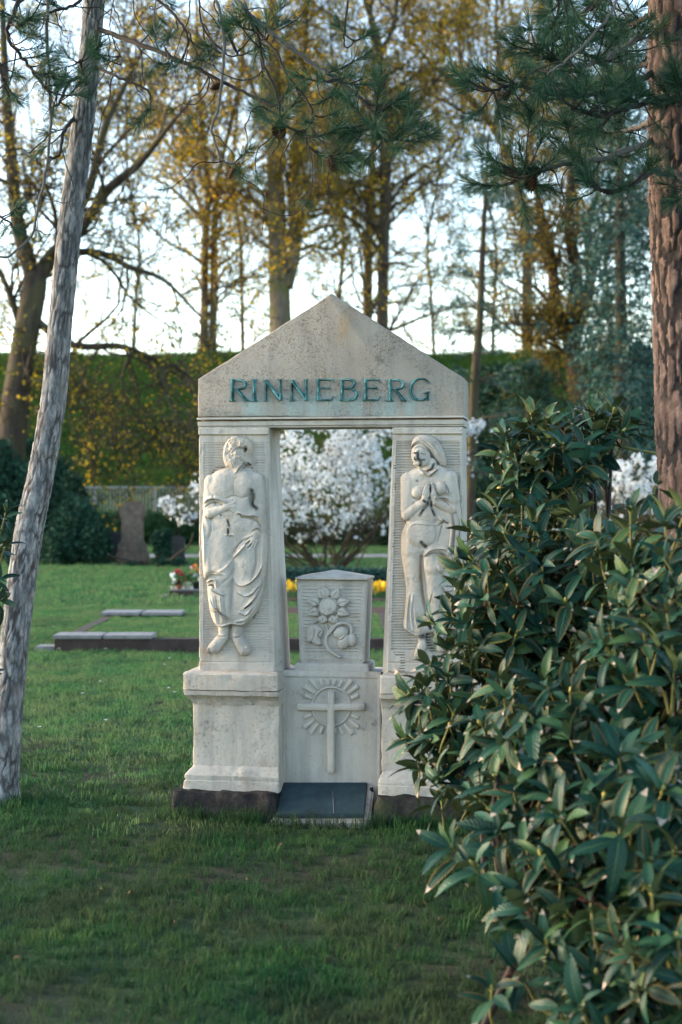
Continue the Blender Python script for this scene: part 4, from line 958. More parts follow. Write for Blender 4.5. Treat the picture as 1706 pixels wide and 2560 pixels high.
# ------------------------------------------------------------------ trees on and before the embankment
PAR = dict(seg=[1.2, 0.8, 0.45, 0.3, 0.25], kids=[0, 8, 7, 6, 3], len=[0, 3.8, 2.1, 1.1, 0.5], levels=3, leaf_level=2, rmin=0.012, per_m=1.6, wob=0.24, grav=0.06)
def P_(**k): q = dict(PAR); q.update(k); return q
bz = lambda x, y: float(bank_z(np.array([x]), np.array([y]))[0])
def zb(px, d): return bz((px - CX) / F * d, d)
BG = 'trees on the embankment'
tree('broadleaf_tree', 'big dark-barked maple with low arching boughs, behind the leaning pine', 42,
     [[(15, 1400, 82), (30, 1100, 74), (55, 900, 66), (85, 730, 62), (88, 690, 58)],
      [(86, 700, 44), (45, 560, 36), (30, 400, 30), (14, 200, 22), (4, -60, 12)],
      [(90, 700, 46), (140, 630, 38), (200, 575, 30, -1), (272, 473, 24, -1.5), (348, 410, 18, -2), (420, 320, 10, -3), (480, 250, 6, -3)],
      [(150, 620, 28), (225, 465, 24), (262, 321, 18), (305, 230, 13), (360, 120, 8)],
      [(110, 660, 24), (196, 631, 20), (262, 636, 17), (326, 668, 14), (413, 702, 10), (500, 790, 6)],
      [(75, 790, 24), (180, 862, 18), (300, 866, 15), (390, 900, 12), (460, 930, 9), (540, 1010, 5)],
      [(60, 850, 18), (10, 700, 14), (-60, 600, 9)],
      [(330, 880, 9), (305, 960, 7), (350, 1060, 4)], [(360, 890, 9), (420, 990, 6), (470, 1090, 3)], [(250, 866, 9), (205, 950, 6), (230, 1060, 3)], [(420, 915, 8), (400, 1010, 6), (425, 1110, 3)], [(455, 930, 8), (500, 1030, 6), (490, 1140, 3)], [(190, 862, 8), (160, 960, 6), (200, 1110, 3)]],
     P_(len=[0, 2.6, 1.5, 0.8, 0.4], per_m=1.5, grav=0.0, seg=[1, .55, .35, .22]), M['bark_dark'], M['leaf_olive'], 11, (0.4, 0.12, 0.10), ground=0.0)
tree('broadleaf_tree', 'slender straight double-stemmed tree on the bank, just beyond the gable slope', 77,
     [[(510, 900, 24), (512, 760, 21), (514, 600, 19), (520, 470, 16), (505, 300, 13), (495, 120, 9), (490, -40, 5)],
      [(532, 900, 22), (534, 760, 19), (536, 600, 17), (545, 450, 13), (580, 300, 9), (610, 140, 6), (620, -40, 4)],
      [(516, 560, 12), (440, 480, 8), (380, 440, 5)], [(540, 520, 12), (620, 470, 8), (670, 500, 4)]],
     P_(start=0.08, per_m=1.5), M['bark_brown'], M['leaf_gold'], 23, (0.9, 0.155, 0.12), group=BG, ground=zb(520, 77) - 0.2)
tree('broadleaf_tree', 'thick mossy trunk with forked limbs rising behind the gable peak', 76,
     [[(704, 900, 58), (700, 760, 54), (697, 650, 50), (690, 480, 44), (686, 320, 38), (684, 150, 30), (680, -60, 20)],
      [(716, 720, 34), (738, 620, 30), (732, 480, 26), (738, 380, 22), (760, 200, 15), (770, -40, 8)],
      [(736, 600, 24), (775, 500, 20), (830, 420, 16), (885, 340, 10), (940, 280, 6)],
      [(690, 560, 18), (630, 500, 12), (560, 480, 8), (500, 470, 4)], [(688, 350, 16), (640, 240, 11), (600, 120, 7)], [(700, 620, 12), (800, 570, 9), (870, 560, 5)]],
     P_(start=0.2), M['bark_beech'], M['leaf_gold'], 37, (0.9, 0.155, 0.12), group=BG, ground=zb(704, 76) - 0.2)
tree('broadleaf_tree', 'thin brown stem beside the pediment, first of the close pair', 79,
     [[(915, 900, 25), (919, 760, 23), (923, 600, 21), (930, 430, 17), (940, 250, 12), (930, 60, 7), (930, -60, 4)], [(922, 620, 11), (870, 540, 7), (820, 510, 4)], [(928, 470, 11), (985, 380, 7), (1030, 330, 4)]],
     P_(start=0.06), M['bark_brown'], M['leaf_olive'], 41, (0.9, 0.15, 0.12), group=BG, ground=zb(915, 79) - 0.2)
tree('broadleaf_tree', 'darker twin stem of the close pair, forking high overhead', 75,
     [[(955, 900, 31), (957, 760, 29), (960, 600, 28), (964, 430, 27), (958, 280, 24), (948, 120, 20), (905, -30, 13), (880, -120, 9)],
      [(948, 140, 14), (985, 60, 11), (1000, -60, 8)], [(962, 520, 12), (1040, 430, 8), (1100, 400, 4)], [(960, 330, 12), (1060, 240, 9), (1130, 150, 5)], [(960, 300, 10), (880, 200, 7), (830, 170, 4)]],
     P_(start=0.06), M['bark_dark'], M['leaf_gold'], 43, (0.9, 0.15, 0.12), group=BG, ground=zb(955, 75) - 0.2)
tree('broadleaf_tree', 'slanting pale limbed tree on the bank between the gable and the tall pine', 80,
     [[(1320, 900, 30), (1318, 760, 28), (1318, 620, 25), (1300, 480, 22), (1240, 330, 19), (1160, 230, 15), (1080, 160, 10), (1010, 80, 6)],
      [(1300, 480, 16), (1330, 330, 13), (1345, 160, 9), (1350, -60, 5)], [(1240, 330, 13), (1250, 200, 10), (1240, 60, 7), (1250, -60, 4)], [(1160, 230, 10), (1150, 120, 7), (1160, -40, 4)]],
     P_(start=0.06, per_m=1.5), M['bark_brown'], M['leaf_gold'], 53, (0.9, 0.155, 0.12), group=BG, ground=zb(1320, 80) - 0.2)
tree('broadleaf_tree', 'stout dark tree splitting into several rust-leaved stems near the tall pine', 52,
     [[(1452, 1360, 60), (1450, 1100, 54), (1444, 960, 50), (1432, 880, 48), (1428, 830, 44)],
      [(1430, 850, 36), (1392, 770, 30), (1378, 640, 26), (1350, 520, 20), (1330, 380, 12)],
      [(1432, 840, 36), (1440, 700, 32), (1425, 560, 28), (1430, 400, 20), (1440, 200, 10)],
      [(1436, 850, 34), (1468, 750, 28), (1490, 650, 24), (1540, 570, 18), (1600, 500, 10)],
      [(1478, 700, 20), (1470, 580, 16), (1500, 460, 10)], [(1400, 790, 16), (1340, 720, 10), (1290, 700, 6)], [(1440, 900, 14), (1380, 860, 9), (1310, 850, 5)], [(1450, 930, 14), (1540, 900, 9), (1600, 860, 5)]],
     P_(len=[0, 2.2, 1.2, 0.7, 0.4], per_m=1.3), M['bark_dark'], M['leaf_rust'], 61, (1.0, 0.13, 0.12), ground=0.0)
# thinner far trees that fill the crown layer
for k, (x, lab, mt, sd) in enumerate(((60, 'slim golden tree at the edge of the bank, behind the maple', 'leaf_gold', 71), (330, 'slim olive tree on the bank behind the maple boughs', 'leaf_olive', 73), (610, 'slim golden tree standing on the bank beside the mossy trunk', 'leaf_gold', 75),
                                      (835, 'slim olive tree directly behind the gable peak', 'leaf_olive', 77), (1090, 'slim russet tree on the bank above the right gable end', 'leaf_rust', 79), (1230, 'slim golden tree behind the young pine', 'leaf_gold', 81), (1530, 'slim olive tree on the bank behind the dark conifer', 'leaf_olive', 83))):
    w = 6 + (k * 5) % 4; j = [(-14, 22, -20), (18, -12, 25), (-8, -26, 10), (24, 14, -16), (-20, 8, 22), (10, -24, -12), (-16, 20, 14)][k]
    tree('broadleaf_tree', lab, 88 + (k * 3) % 7, [[(x, 905, w + 4), (x + j[0] * .6, 740, w + 1), (x + j[0], 600, w), (x + j[1], 420, w - 1), (x + j[1] * .5, 250, w - 2), (x + j[2] * 1.5, -80, 3)], [(x + j[0], 580, w - 2), (x - 40, 430, 4), (x - 70, 350, 3.5), (x - 80, 160, 3)], [(x + j[1], 440, w - 2), (x + 60, 330, 4), (x + 75, 250, 3.5), (x + 95, 60, 3)]],
         P_(start=0.02, per_m=1.1, leaf_level=2, rmin=0.012), M['bark_dark' if k % 2 else 'bark_brown'], M[mt], sd, (0.8, 0.17, 0.14), group=BG, ground=zb(x, 88) - 0.3)

def conifer(name, label, rows, d, whorls, blen, leaf_m, seed, droop=0.0, need=(26, 0.05, 0.10), top=None, bark_m=None, dens=1.0, cat='conifer', ground=0.0, nb=6, bare=0.0, fan=0.6):
    rng = np.random.default_rng(seed); P, W = px_path(rows, d); base = Vector(P[0]); base.z = ground
    root = empty(name, base); tag(root, label, cat); o = np.array(base); P[0] = (base.x, base.y, base.z - 0.1)
    wood = MB(); Q = smooth_path(P, 40); R = np.interp(np.linspace(0, 1, 40), np.linspace(0, 1, len(W)), W); wood.add(*tube(Q - o, R, 10)); tips = []
    for k in range(whorls):
        f = (k + 0.5) / whorls; x = f * 39; i = min(int(x), 38); p = Q[i] + (Q[i + 1] - Q[i]) * (x - i); L = np.interp(f, [0, 0.15, 0.5, 1], blen)
        a0 = rng.random() * 6.28
        for b in range(nb):
            a = a0 + b / nb * 6.28 + rng.normal() * 0.25; l = L * rng.uniform(0.6, 1.15); m = 8; t = np.linspace(0, 1, m)
            d0 = np.array([math.cos(a), math.sin(a), 0]); pts = p + d0 * (t * l)[:, None]; pts[:, 2] += l * (rng.uniform(0.05, 0.35) * t - droop * t ** 2) ; pts += rng.normal(size=(m, 3)) * 0.02 * l * t[:, None]
            wood.add(*tube(pts - o, np.linspace(max(0.012, l * 0.012), 0.005, m), 4, False))
            for s in range(int(l * 5 * dens)):
                u = rng.uniform(0.2, 1); q = pts[min(int(u * (m - 1)), m - 2)]; sd = unit(d0 * rng.uniform(0.2, 1) + np.array([-d0[1], d0[0], 0]) * rng.choice((-1, 1)) * fan + [0, 0, rng.normal() * 0.15 - droop * 0.6]); sl = l * rng.uniform(0.15, 0.35) * (1.2 - u * 0.6)
                sp = q + sd * (np.linspace(0, 1, 4) * sl)[:, None]; sp[:, 2] -= droop * 0.3 * sl * np.linspace(0, 1, 4) ** 2
                wood.add(*tube(sp - o, np.linspace(0.006, 0.003, 4), 3, False))
                if rng.random() > bare: tips.append(sp[1:])
            if rng.random() > bare: tips.append(pts[4:])
    wood.build('trunk', bark_m or M['bark_dark'], root, True)
    T = np.vstack(tips) - o; LP = np.repeat(T, need[0], 0) + rng.normal(size=(len(T) * need[0], 3)) * need[2]
    V, Qd = leaf_quads(LP, need[1], rng, 0.1, 0.22); mb = MB(); mb.add(V, Qd); mb.build('crown', leaf_m, root)
    return root
conifer('young_pine', 'young thin pine with bare whorled side branches above the right gable end', [(1172, 1340, 26), (1185, 1000, 24), (1200, 800, 19), (1208, 600, 14), (1216, 460, 9), (1222, 330, 4)], 46, 15, (1.9, 2.1, 1.7, 0.5), M['needle_blue'], 101, 0.06, (7, 0.15, 0.06), dens=0.8, bare=0.55, nb=6)
conifer('dark_conifer', 'dense dark blue-green conifer with drooping boughs beside the tall pine', [(1560, 1420, 44), (1556, 1000, 36), (1552, 700, 28), (1550, 400, 20), (1548, 60, 8)], 34, 26, (0.9, 1.25, 1.15, 0.6), M['needle_blue'], 103, 0.35, (8, 0.16, 0.10), dens=0.8, nb=6)
conifer('dark_conifer', 'broad shadowed conifer low behind the right side of the monument', [(1330, 1400, 40), (1330, 1200, 34), (1326, 1050, 24), (1322, 905, 8)], 50, 13, (2.2, 2.4, 1.8, 0.5), M['leaf_dark'], 107, 0.25, (14, 0.17, 0.12), dens=0.7, nb=7)

# ------------------------------------------------------------------ shrubs, hedge, flowering trees
def shrub(name, label, lobes, n, size, mat, seed, cat='shrub', group=None, stems=6, shell=0.55, aspect=0.5, up=0.0, wood='bark_dark', ground=0.0):
    """lobes: (px, py, depth, rx_px, ry_px); leaves spread through the lobes, stems from one foot"""
    rng = np.random.default_rng(seed); L = []
    for (x, y, d, rx, ry) in lobes: L.append((np.array(at(x, y, d)), rx / F * d, ry / F * d))
    c = np.mean([l[0] for l in L], 0); base = Vector((c[0], c[1], ground)); root = empty(name, base); tag(root, label, cat, group); o = np.array(base)
    vol = np.array([l[1] ** 2 * l[2] for l in L]) ** (2 / 3); cnt = (vol / vol.sum() * n).astype(int); Ps = []
    for (p, rx, rz), m in zip(L, cnt):
        u = rand_dirs(m, rng); r = (shell + (1 - shell) * rng.random(m) ** 0.6)[:, None]; q = u * r * [rx, rx, rz]
        q *= (1 + 0.22 * vnoise(u + seed, 2.3, seed))[:, None]; q = q + p; Ps.append(q[q[:, 2] > ground + 0.02])
    P = np.vstack(Ps); V, Q = leaf_quads(P - o, size, rng, up, aspect); mb = MB(); mb.add(V, Q); mb.build('foliage', mat, root)
    w = MB()
    for k in range(stems):
        p, rx, rz = L[k % len(L)]; e = p + rand_dirs(1, rng)[0] * [rx * .7, rx * .7, rz * .6]; s = o + rng.normal(size=3) * [0.12, 0.12, 0]
        w.add(*tube(smooth_path([s, s + (e - s) * 0.45 + rng.normal(size=3) * 0.12 * rx + [0, 0, 0.1], e], 8) - o, np.linspace(0.035, 0.008, 8), 5, False))
    w.build('stem', M[wood], root, True); return root
SH = 'dark evergreen shrubs at the lawn edge'
shrub('evergreen_shrub', 'dark glossy evergreen shrub left of the tall old headstone', [(190, 1320, 39, 62, 75), (150, 1370, 38.5, 50, 50), (235, 1360, 38.5, 40, 55)], 9000, 0.13, M['leaf_dark'], 201, group=SH)
shrub('evergreen_shrub', 'tall shadowed shrub at the foot of the big maple', [(40, 1250, 40, 90, 110), (110, 1240, 41, 50, 90), (-40, 1200, 40, 90, 140), (60, 1350, 39.5, 70, 60)], 13000, 0.14, M['leaf_dark'], 203, group=SH)
shrub('evergreen_shrub', 'tall dark shrub under the fence end, beside the leaning pine', [(130, 1215, 47, 60, 80), (180, 1250, 46, 40, 70), (60, 1180, 48, 60, 90)], 9000, 0.14, M['leaf_dark'], 205, group=SH)
shrub('evergreen_shrub', 'small rounded evergreen right of the tall old headstone', [(405, 1350, 38, 22, 24), (408, 1375, 38, 20, 22)], 2200, 0.10, M['leaf_dark'], 207, group=SH)
shrub('evergreen_shrub', 'wide dark thicket behind the right pier of the monument', [(1180, 1150, 52, 70, 120), (1250, 1020, 53, 90, 110), (1200, 1270, 51, 80, 100), (1330, 1150, 52, 90, 150), (1430, 1180, 51, 90, 140)], 19000, 0.2, M['leaf_dark'], 209, group=SH)
shrub('evergreen_shrub', 'dark blue-green thicket between the bush and the tall pine', [(1540, 1120, 36, 70, 150), (1590, 1000, 36, 60, 150), (1500, 1230, 35, 60, 100), (1620, 1250, 35, 90, 120)], 16000, 0.15, M['needle_blue'], 211, group=SH)
shrub('groundcover_shrub', 'low dark ground-cover mound before the tall old headstone', [(332, 1412, 38.2, 16, 7), (250, 1400, 38.6, 26, 20), (420, 1405, 38, 40, 12)], 2000, 0.09, M['leaf_dark'], 213)
shrub('low_hedge', 'clipped dark hedge running below the railing behind the graves', [(x, 1318 + (x % 3) * 4, 55, 55, 48) for x in range(215, 520, 34)], 17000, 0.12, M['leaf_hedge'], 215, 'hedge', shell=0.6)
shrub('low_hedge', 'dark hedge seen through the portal behind the magnolia', [(x, 1330 + (x % 3) * 4, 55, 55, 42) for x in range(640, 1010, 40)], 12000, 0.13, M['leaf_hedge'], 217, 'hedge', shell=0.6)

def blossom_tree(name, label, base, d, lobes, n, seed, stems=9):
    rng = np.random.default_rng(seed); b = at(base, HZ + CH * F / d, d); b.z = 0; root = empty(name, b); tag(root, label, 'flowering tree'); o = np.array(b)
    L = [(np.array(at(x, y, dd)), rx / F * dd, ry / F * dd) for (x, y, dd, rx, ry) in lobes]; w = MB(); tw = []
    for k in range(stems * len(L)):
        p, rx, rz = L[k % len(L)] if k >= len(L) else L[k]; e = p + rand_dirs(1, rng)[0] * [rx * .75, rx * .75, rz * .75]; s = o + rng.normal(size=3) * [0.14, 0.12, 0]
        mid = s + (e - s) * 0.45 + [0, 0, 0.25] + rng.normal(size=3) * 0.15
        Q = smooth_path([s, mid + rng.normal(size=3) * .2, e], 12) + rng.normal(size=(12, 3)) * 0.03; w.add(*tube(Q - o, np.linspace(rng.uniform(.012, .032), 0.006, 12), 6, False))
        for j in range(9):
            q = Q[rng.integers(4, 12)]; dd = unit(rng.normal(size=3) + [0, 0, 0.35] + unit(q - o) * 0.8); l = rng.uniform(0.25, 0.7); T = q + dd * (np.linspace(0, 1, 4) * l)[:, None] + rng.normal(size=(4, 3)) * 0.02
            w.add(*tube(T - o, np.linspace(0.012, 0.005, 4), 3, False))
    w.build('stem', M['bark_dark'], root, True)
    vol = np.array([l[1] * l[2] for l in L]); cnt = (vol / vol.sum() * n).astype(int); C = []
    for (p, rx, rz), m in zip(L, cnt):
        u = rand_dirs(m, rng); r = (0.30 + 0.70 * rng.random(m) ** 0.55)[:, None]; q = u * r * [rx, rx, rz] * (1 + 0.25 * vnoise(u * 1.3 + seed, 2.6, seed))[:, None] + p
        keep = (vnoise(q, 1.9, seed + 3) + 0.5 * vnoise(q, 5.0, seed + 4)) > 0.0; C.append(q[keep])
    C = np.vstack(C); k = 7; ang = np.arange(k) / k * 6.283; ax = unit(rand_dirs(len(C), rng) + [0, -0.3, 0.5]); A = unit(np.cross(ax, rand_dirs(len(C), rng))); B = np.cross(ax, A)
    s = 0.047 * rng.uniform(0.7, 1.25, len(C)); Vs = []
    for a in ang:
        rd = A * math.cos(a) + B * math.sin(a); sd = -A * math.sin(a) + B * math.cos(a); lf = rng.uniform(0.2, 1.0, len(C))[:, None]; S1 = s[:, None]
        Vs.append(np.stack([C, C + rd * S1 * .6 + sd * S1 * .26 + ax * S1 * .4 * lf, C + rd * S1 * 1.05 + ax * S1 * .35 * lf, C + rd * S1 * .6 - sd * S1 * .26 + ax * S1 * .4 * lf], 1))
    V = np.concatenate(Vs).reshape(-1, 3) - o; q = np.arange(len(V) // 4) * 4; mb = MB(); mb.add(V, np.stack([q, q + 1, q + 2, q + 3], -1)); bl = mb.build('blossom', M['blossom'], root); tag(bl, kind='stuff')
    sel = C[rng.random(len(C)) < 0.55] + rng.normal(size=(1, 3)) * 0.04; V, Q = leaf_quads(sel - o + rng.normal(size=sel.shape) * 0.05, 0.06, rng); mb = MB(); mb.add(V, Q); mb.build('young_leaves', M['blossom_leaf'], root)
blossom_tree('magnolia_tree', 'wide white-blossomed magnolia framed by the monument portal', 825, 32.5,
             [(830, 1195, 32.5, 190, 150), (720, 1130, 32.2, 120, 120), (930, 1120, 32.2, 130, 140), (560, 1230, 32.4, 90, 70), (456, 1278, 32, 46, 44), (415, 1262, 32, 26, 22), (1080, 1120, 32.3, 120, 110), (1195, 1085, 32, 48, 42), (1180, 1130, 32, 40, 30), (705, 1275, 32, 90, 55), (900, 1265, 32, 95, 60), (775, 1322, 32, 75, 32), (905, 1318, 32, 65, 32)], 10500, 301, 3)
blossom_tree('magnolia_tree', 'white-blossomed shrub half hidden behind the bush beside the tall pine', 1590, 28, [(1600, 1200, 28, 75, 70), (1545, 1260, 28, 50, 40), (1640, 1270, 28, 60, 60)], 1500, 303, 5)

# ------------------------------------------------------------------ graves, pots, fence
def bev_box(name, x0, x1, y0, y1, z0, z1, mat, parent=None, bev=0.01, o=(0, 0, 0)):
    bm = bmesh.new(); bmesh.ops.create_cube(bm, size=1.0)
    for v in bm.verts: v.co = Vector(((x0 if v.co.x < 0 else x1) - o[0], (y0 if v.co.y < 0 else y1) - o[1], (z0 if v.co.z < 0 else z1) - o[2]))
    bmesh.ops.bevel(bm, geom=bm.edges[:], offset=bev, segments=2, affect='EDGES'); me = bpy.data.meshes.new(name); bm.to_mesh(me); bm.free(); return obj(name, me, mat, parent)
# raised grave bed behind the monument
gx = (-3.02, 0.62); gy = (16.65, 20.6); gz = 0.155
gb = empty('grave_bed', (gx[0], gy[0], 0)); tag(gb, 'raised grassy grave bed with dark kerb and pale corner slabs', 'grave'); o = (gx[0], gy[0], 0)
bev_box('kerb', gx[0], gx[1], gy[0], gy[0] + .16, -0.05, gz - .02, M['kerb'], gb, 0.012, o)
bev_box('kerb', gx[0], gx[0] + .14, gy[0] + .165, gy[1], -0.05, gz - .03, M['kerb'], gb, 0.012, o)
bev_box('kerb', gx[1] - .14, gx[1], gy[0] + .165, gy[1], -0.05, gz - .03, M['kerb'], gb, 0.012, o)
bev_box('kerb', gx[0] + .145, gx[1] - .145, gy[1] - .14, gy[1], -0.05, gz - .03, M['kerb'], gb, 0.012, o)
bev_box('bed', gx[0] + .143, gx[1] - .143, gy[0] + .163, gy[1] - .143, -0.05, gz - .045, M['lawn'], gb, 0.01, o)
for x0, x1, y0, y1 in ((-3.04, -2.52, 16.63, 17.06), (-2.51, -1.99, 16.63, 17.05), (-3.05, -2.55, 20.0, 20.55), (-2.53, -2.02, 20.0, 20.54)): bev_box('slab', x0, x1, y0, y1, gz - .019, gz + .02, M['kerb_top'], gb, 0.008, o)
bev_box('footing_stone', -3.24, -3.03, 16.72, 16.98, -0.04, 0.05, M['kerb_top'], gb, 0.01, o)
# small slab with potted flowers
sx, sy = -2.82, 26.0
gs = empty('grave_slab', (sx, sy, 0)); tag(gs, 'small dark-sided grave slab carrying flower pots, beside the carved man pier', 'grave'); o = (sx, sy, 0)
bev_box('slab_side', sx, sx + 1.3, sy, sy + 0.9, -0.04, 0.105, M['kerb'], gs, 0.01, o); bev_box('slab_top', sx - .01, sx + 1.31, sy - .01, sy + .91, 0.106, 0.125, M['kerb_top'], gs, 0.006, o)
bev_box('step_stone', sx - .22, sx - .02, sy + .05, sy + .4, -0.04, 0.03, M['kerb_top'], gs, 0.008, o)
def pot(name, label, x, y, r, h, potm, heads, lean, nleaf, seed, z=0.125):
    rng = np.random.default_rng(seed); root = empty(name, (x, y, z)); tag(root, label, 'potted plant', 'flower pots on the small grave slab'); a = np.linspace(0, 6.283, 17)[:-1]; R = []
    for rr, zz in ((0.0, 0.0), (r * .72, 0.0), (r * .95, h * .82), (r * 1.08, h * .82), (r * 1.08, h), (r * .92, h), (r * .9, h * .9), (0.0, h * .88)): R.append(np.stack([rr * np.cos(a), rr * np.sin(a), np.full(16, zz)], -1))
    V = np.vstack(R); i = np.arange(7)[:, None] * 16; j = np.arange(16)[None]; j2 = (j + 1) % 16; mb = MB(); mb.add(V, np.stack([i + j, i + j2, i + 16 + j2, i + 16 + j], -1).reshape(-1, 4)); mb.build('pot', potm, root, True)
    P = rng.normal(size=(nleaf, 3)) * [r * .8, r * .8, r * .7] + [0, 0, h + r]; V, Q = leaf_quads(P, 0.09, rng, -0.6, 0.3); mb = MB(); mb.add(V, Q); mb.build('foliage', M['leaf_mid'], root)
    for k, (m, dx, dz, s) in enumerate(heads):
        c = np.array([dx, -0.02 * k, h + dz]); n = 26; u = rand_dirs(n, rng); V, Q = leaf_quads(c + u * s * .35, s * .8, rng, -0.2, 0.9); mb = MB(); mb.add(V, Q); mb.build('flower', M[m], root)
        w = MB(); w.add(*tube(smooth_path([(0, 0, h * .8), (dx * .4, 0, h + dz * .5), c], 6), 0.006, 4)); w.build('flower_stem', M['stem_green'], root)
pot('flower_pot', 'round terracotta pot with red blooms on the small slab', sx + .14, sy + .18, 0.062, 0.085, M['terracotta'], (('red', -0.02, 0.20, 0.055), ('red', 0.05, 0.15, 0.055), ('white_petal', -0.10, 0.14, 0.05), ('seedhead', 0, 0.02, 0.07)), 0, 60, 1)
pot('flower_pot', 'cream cup-shaped pot with an orange bloom on the small slab', sx + .27, sy + .2, 0.058, 0.115, M['cream'], (('orange', -0.03, 0.03, 0.04), ('orange', 0.13, 0.26, 0.05), ('pink', 0.08, 0.24, 0.03)), 0, 50, 2)
pot('flower_pot', 'black pot with white and orange blooms against the pier', sx + .42, sy + .24, 0.07, 0.12, M['black_pot'], (('white_petal', 0.0, 0.10, 0.06), ('white_petal', 0.07, 0.05, 0.06), ('orange', 0.06, 0.18, 0.05)), 0, 60, 3)
pot('flower_pot', 'tiny white pot with pale flowers at the slab corner', sx + .04, sy + .1, 0.035, 0.05, M['cream'], (('white_petal', 0.02, 0.06, 0.05), ('white_petal', 0.03, 0.10, 0.04)), 0, 20, 4)
# old headstones at the far lawn edge
def headstone(name, label, px, d, prof, mat, thick=0.3):
    """prof: (half width m, height m) outline from the foot up"""
    c = at(px, HZ, d); root = empty(name, (c.x, d, 0)); tag(root, label, 'headstone', 'old headstones at the lawn edge'); return root
hx = at(331, HZ, 38.8).x
hs = headstone('headstone', 'tall weathered brown headstone with stepped shoulders and broad base', 331, 38.8, None, None)
def prism(name, prof, y0, y1, mat, parent, bev=0.012):
    bm = bmesh.new(); f = [bm.verts.new((x, y0, z)) for x, z in prof]; b = [bm.verts.new((x, y1, z)) for x, z in prof]; n = len(prof)
    bm.faces.new(f); bm.faces.new(b[::-1])
    for k in range(n): bm.faces.new((f[k], b[k], b[(k + 1) % n], f[(k + 1) % n]))
    bmesh.ops.recalc_face_normals(bm, faces=bm.faces); bmesh.ops.bevel(bm, geom=[e for e in bm.edges], offset=bev, segments=2, affect='EDGES'); me = bpy.data.meshes.new(name); bm.to_mesh(me); bm.free(); return obj(name, me, mat, parent)
prism('base', [(-.39, -.05), (.40, -.05), (.39, .26), (.36, .33), (-.36, .33), (-.38, .26)], -.2, .3, M['headstone'], hs)
prism('shaft', [(-.34, .332), (.35, .332), (.35, .50), (.28, .56), (.26, .62), (.26, 1.16), (.31, 1.19), (.31, 1.42), (.29, 1.47), (.21, 1.50), (.19, 1.57), (-.17, 1.57), (-.21, 1.50), (-.29, 1.47), (-.30, 1.42), (-.30, 1.19), (-.26, 1.16), (-.25, .62), (-.28, .56), (-.34, .50)], -.14, .2, M['headstone'], hs)
h2 = headstone('headstone', 'low black headstone close beside the tall brown one', 289, 40.0, None, None)
prism('slab', [(-.15, -.05), (.2, -.05), (.2, .74), (.12, .80), (-.13, .80), (-.16, .74)], -.1, .1, M['headstone_dark'], h2)
prism('slab_base', [(-.22, -.05), (.27, -.05), (.27, .06), (-.22, .06)], -.16, .16, M['headstone_dark'], h2)
h3 = headstone('headstone', 'dark rounded headstone under the magnolia blossom', 442, 39.0, None, None)
prism('slab', [(-.2, -.05), (.2, -.05), (.2, .62)] + [(.2 * math.cos(a), .62 + .1 * math.sin(a)) for a in np.linspace(.3, 2.84, 7)] + [(-.2, .62)], -.1, .1, M['headstone_dark'], h3)
prism('slab_base', [(-.28, -.05), (.28, -.05), (.28, .08), (-.28, .08)], -.16, .16, M['headstone_dark'], h3)
lg = MB(); lg.add(*tube(smooth_path([at(425, 1402, 37.5), at(452, 1380, 37.4), at(475, 1362, 37.3), at(483, 1335, 37.3)], 10), np.linspace(.034, .018, 10), 7)); tag(lg.build('fallen_branch', M['bark_dark'], None, True), 'crooked brown branch propped beside the dark rounded headstone', 'branch')
# railing
fd = 57.0; fz0, fz1 = 0.0, CH - (1216 - HZ) / F * fd
fx = lambda p: (p - CX) / F * fd
fe = empty('railing', (fx(100), fd, 0)); tag(fe, 'grey metal railing with upright bars below the embankment', 'fence'); ox = fx(100)
bev_box('rail', 0, fx(1420) - ox, -.03, .03, fz1 - .06, fz1, M['fence'], fe, .008); bev_box('rail', 0, fx(1420) - ox, -.02, .02, .25, .30, M['fence'], fe, .008)
bm_ = MB(); bm_.add(*tube([(0, 0, .02), (0, 0, fz1 - .02)], [.014, .014], 6)); bar_me = bm_.mesh('bar'); bar_me.materials.append(M['fence'])
for p in list(np.arange(104, 520, 8.2)) + list(np.arange(1150, 1300, 8.2)):
    q = bpy.data.objects.new('bar', bar_me); q.location = (fx(p) - ox, 0, 0); link(q, fe)
for p in (100, 238, 388, 540, 700, 860, 1010, 1160, 1310, 1420): bev_box('post', fx(p) - ox - .03, fx(p) - ox + .03, .035, .095, -.05, fz1 + .02, M['fence'], fe, .008)
# flower bed with daffodils seen through the portal
terr = MB(); V = []
bev_box('flower_bed', -1.3, 2.6, 24.6, 28.6, -.05, .045, M['soil'], None, .02); tag(bpy.data.objects['flower_bed'], kind='structure')
bev_box('soil_strip', -1.6, 1.6, 21.2, 23.2, -.05, .03, M['soil'], None, .02); tag(bpy.data.objects['soil_strip'], kind='structure')
rng = np.random.default_rng(5); n = 260; C = np.stack([rng.uniform(-1.2, 2.4, n), rng.uniform(25.0, 26.0, n), rng.uniform(.15, .26, n)], -1); mb = MB()
for k in range(5):
    u = rand_dirs(n, rng); V, Q = leaf_quads(C + u * .012, .07, rng, -.1, .8); mb.add(V, Q)
st = MB(); P = np.repeat(C, 7, 0) * [1, 1, 0] + rng.normal(size=(n * 7, 3)) * [.05, .05, 0] + [0, 0, .03]; tp = P + np.stack([rng.normal(size=len(P)) * .04, rng.normal(size=len(P)) * .04, rng.uniform(.12, .26, len(P))], -1)
V = np.stack([P - [.006, 0, 0], P + [.006, 0, 0], tp], 1).reshape(-1, 3); q = np.arange(len(P)) * 3; st.add(V, np.stack([q, q + 1, q + 2], -1))
df = empty('daffodils', (0, 25.5, 0)); tag(df, 'band of yellow daffodils under the magnolia', 'flowers', kind='stuff')
for m_, nm, mt in ((mb, 'flower_heads', M['yellow']), (st, 'flower_leaves', M['leaf_mid'])):
    for a in range(len(m_.V)): m_.V[a] = m_.V[a] - [0, 25.5, 0]
    m_.build(nm, mt, df)
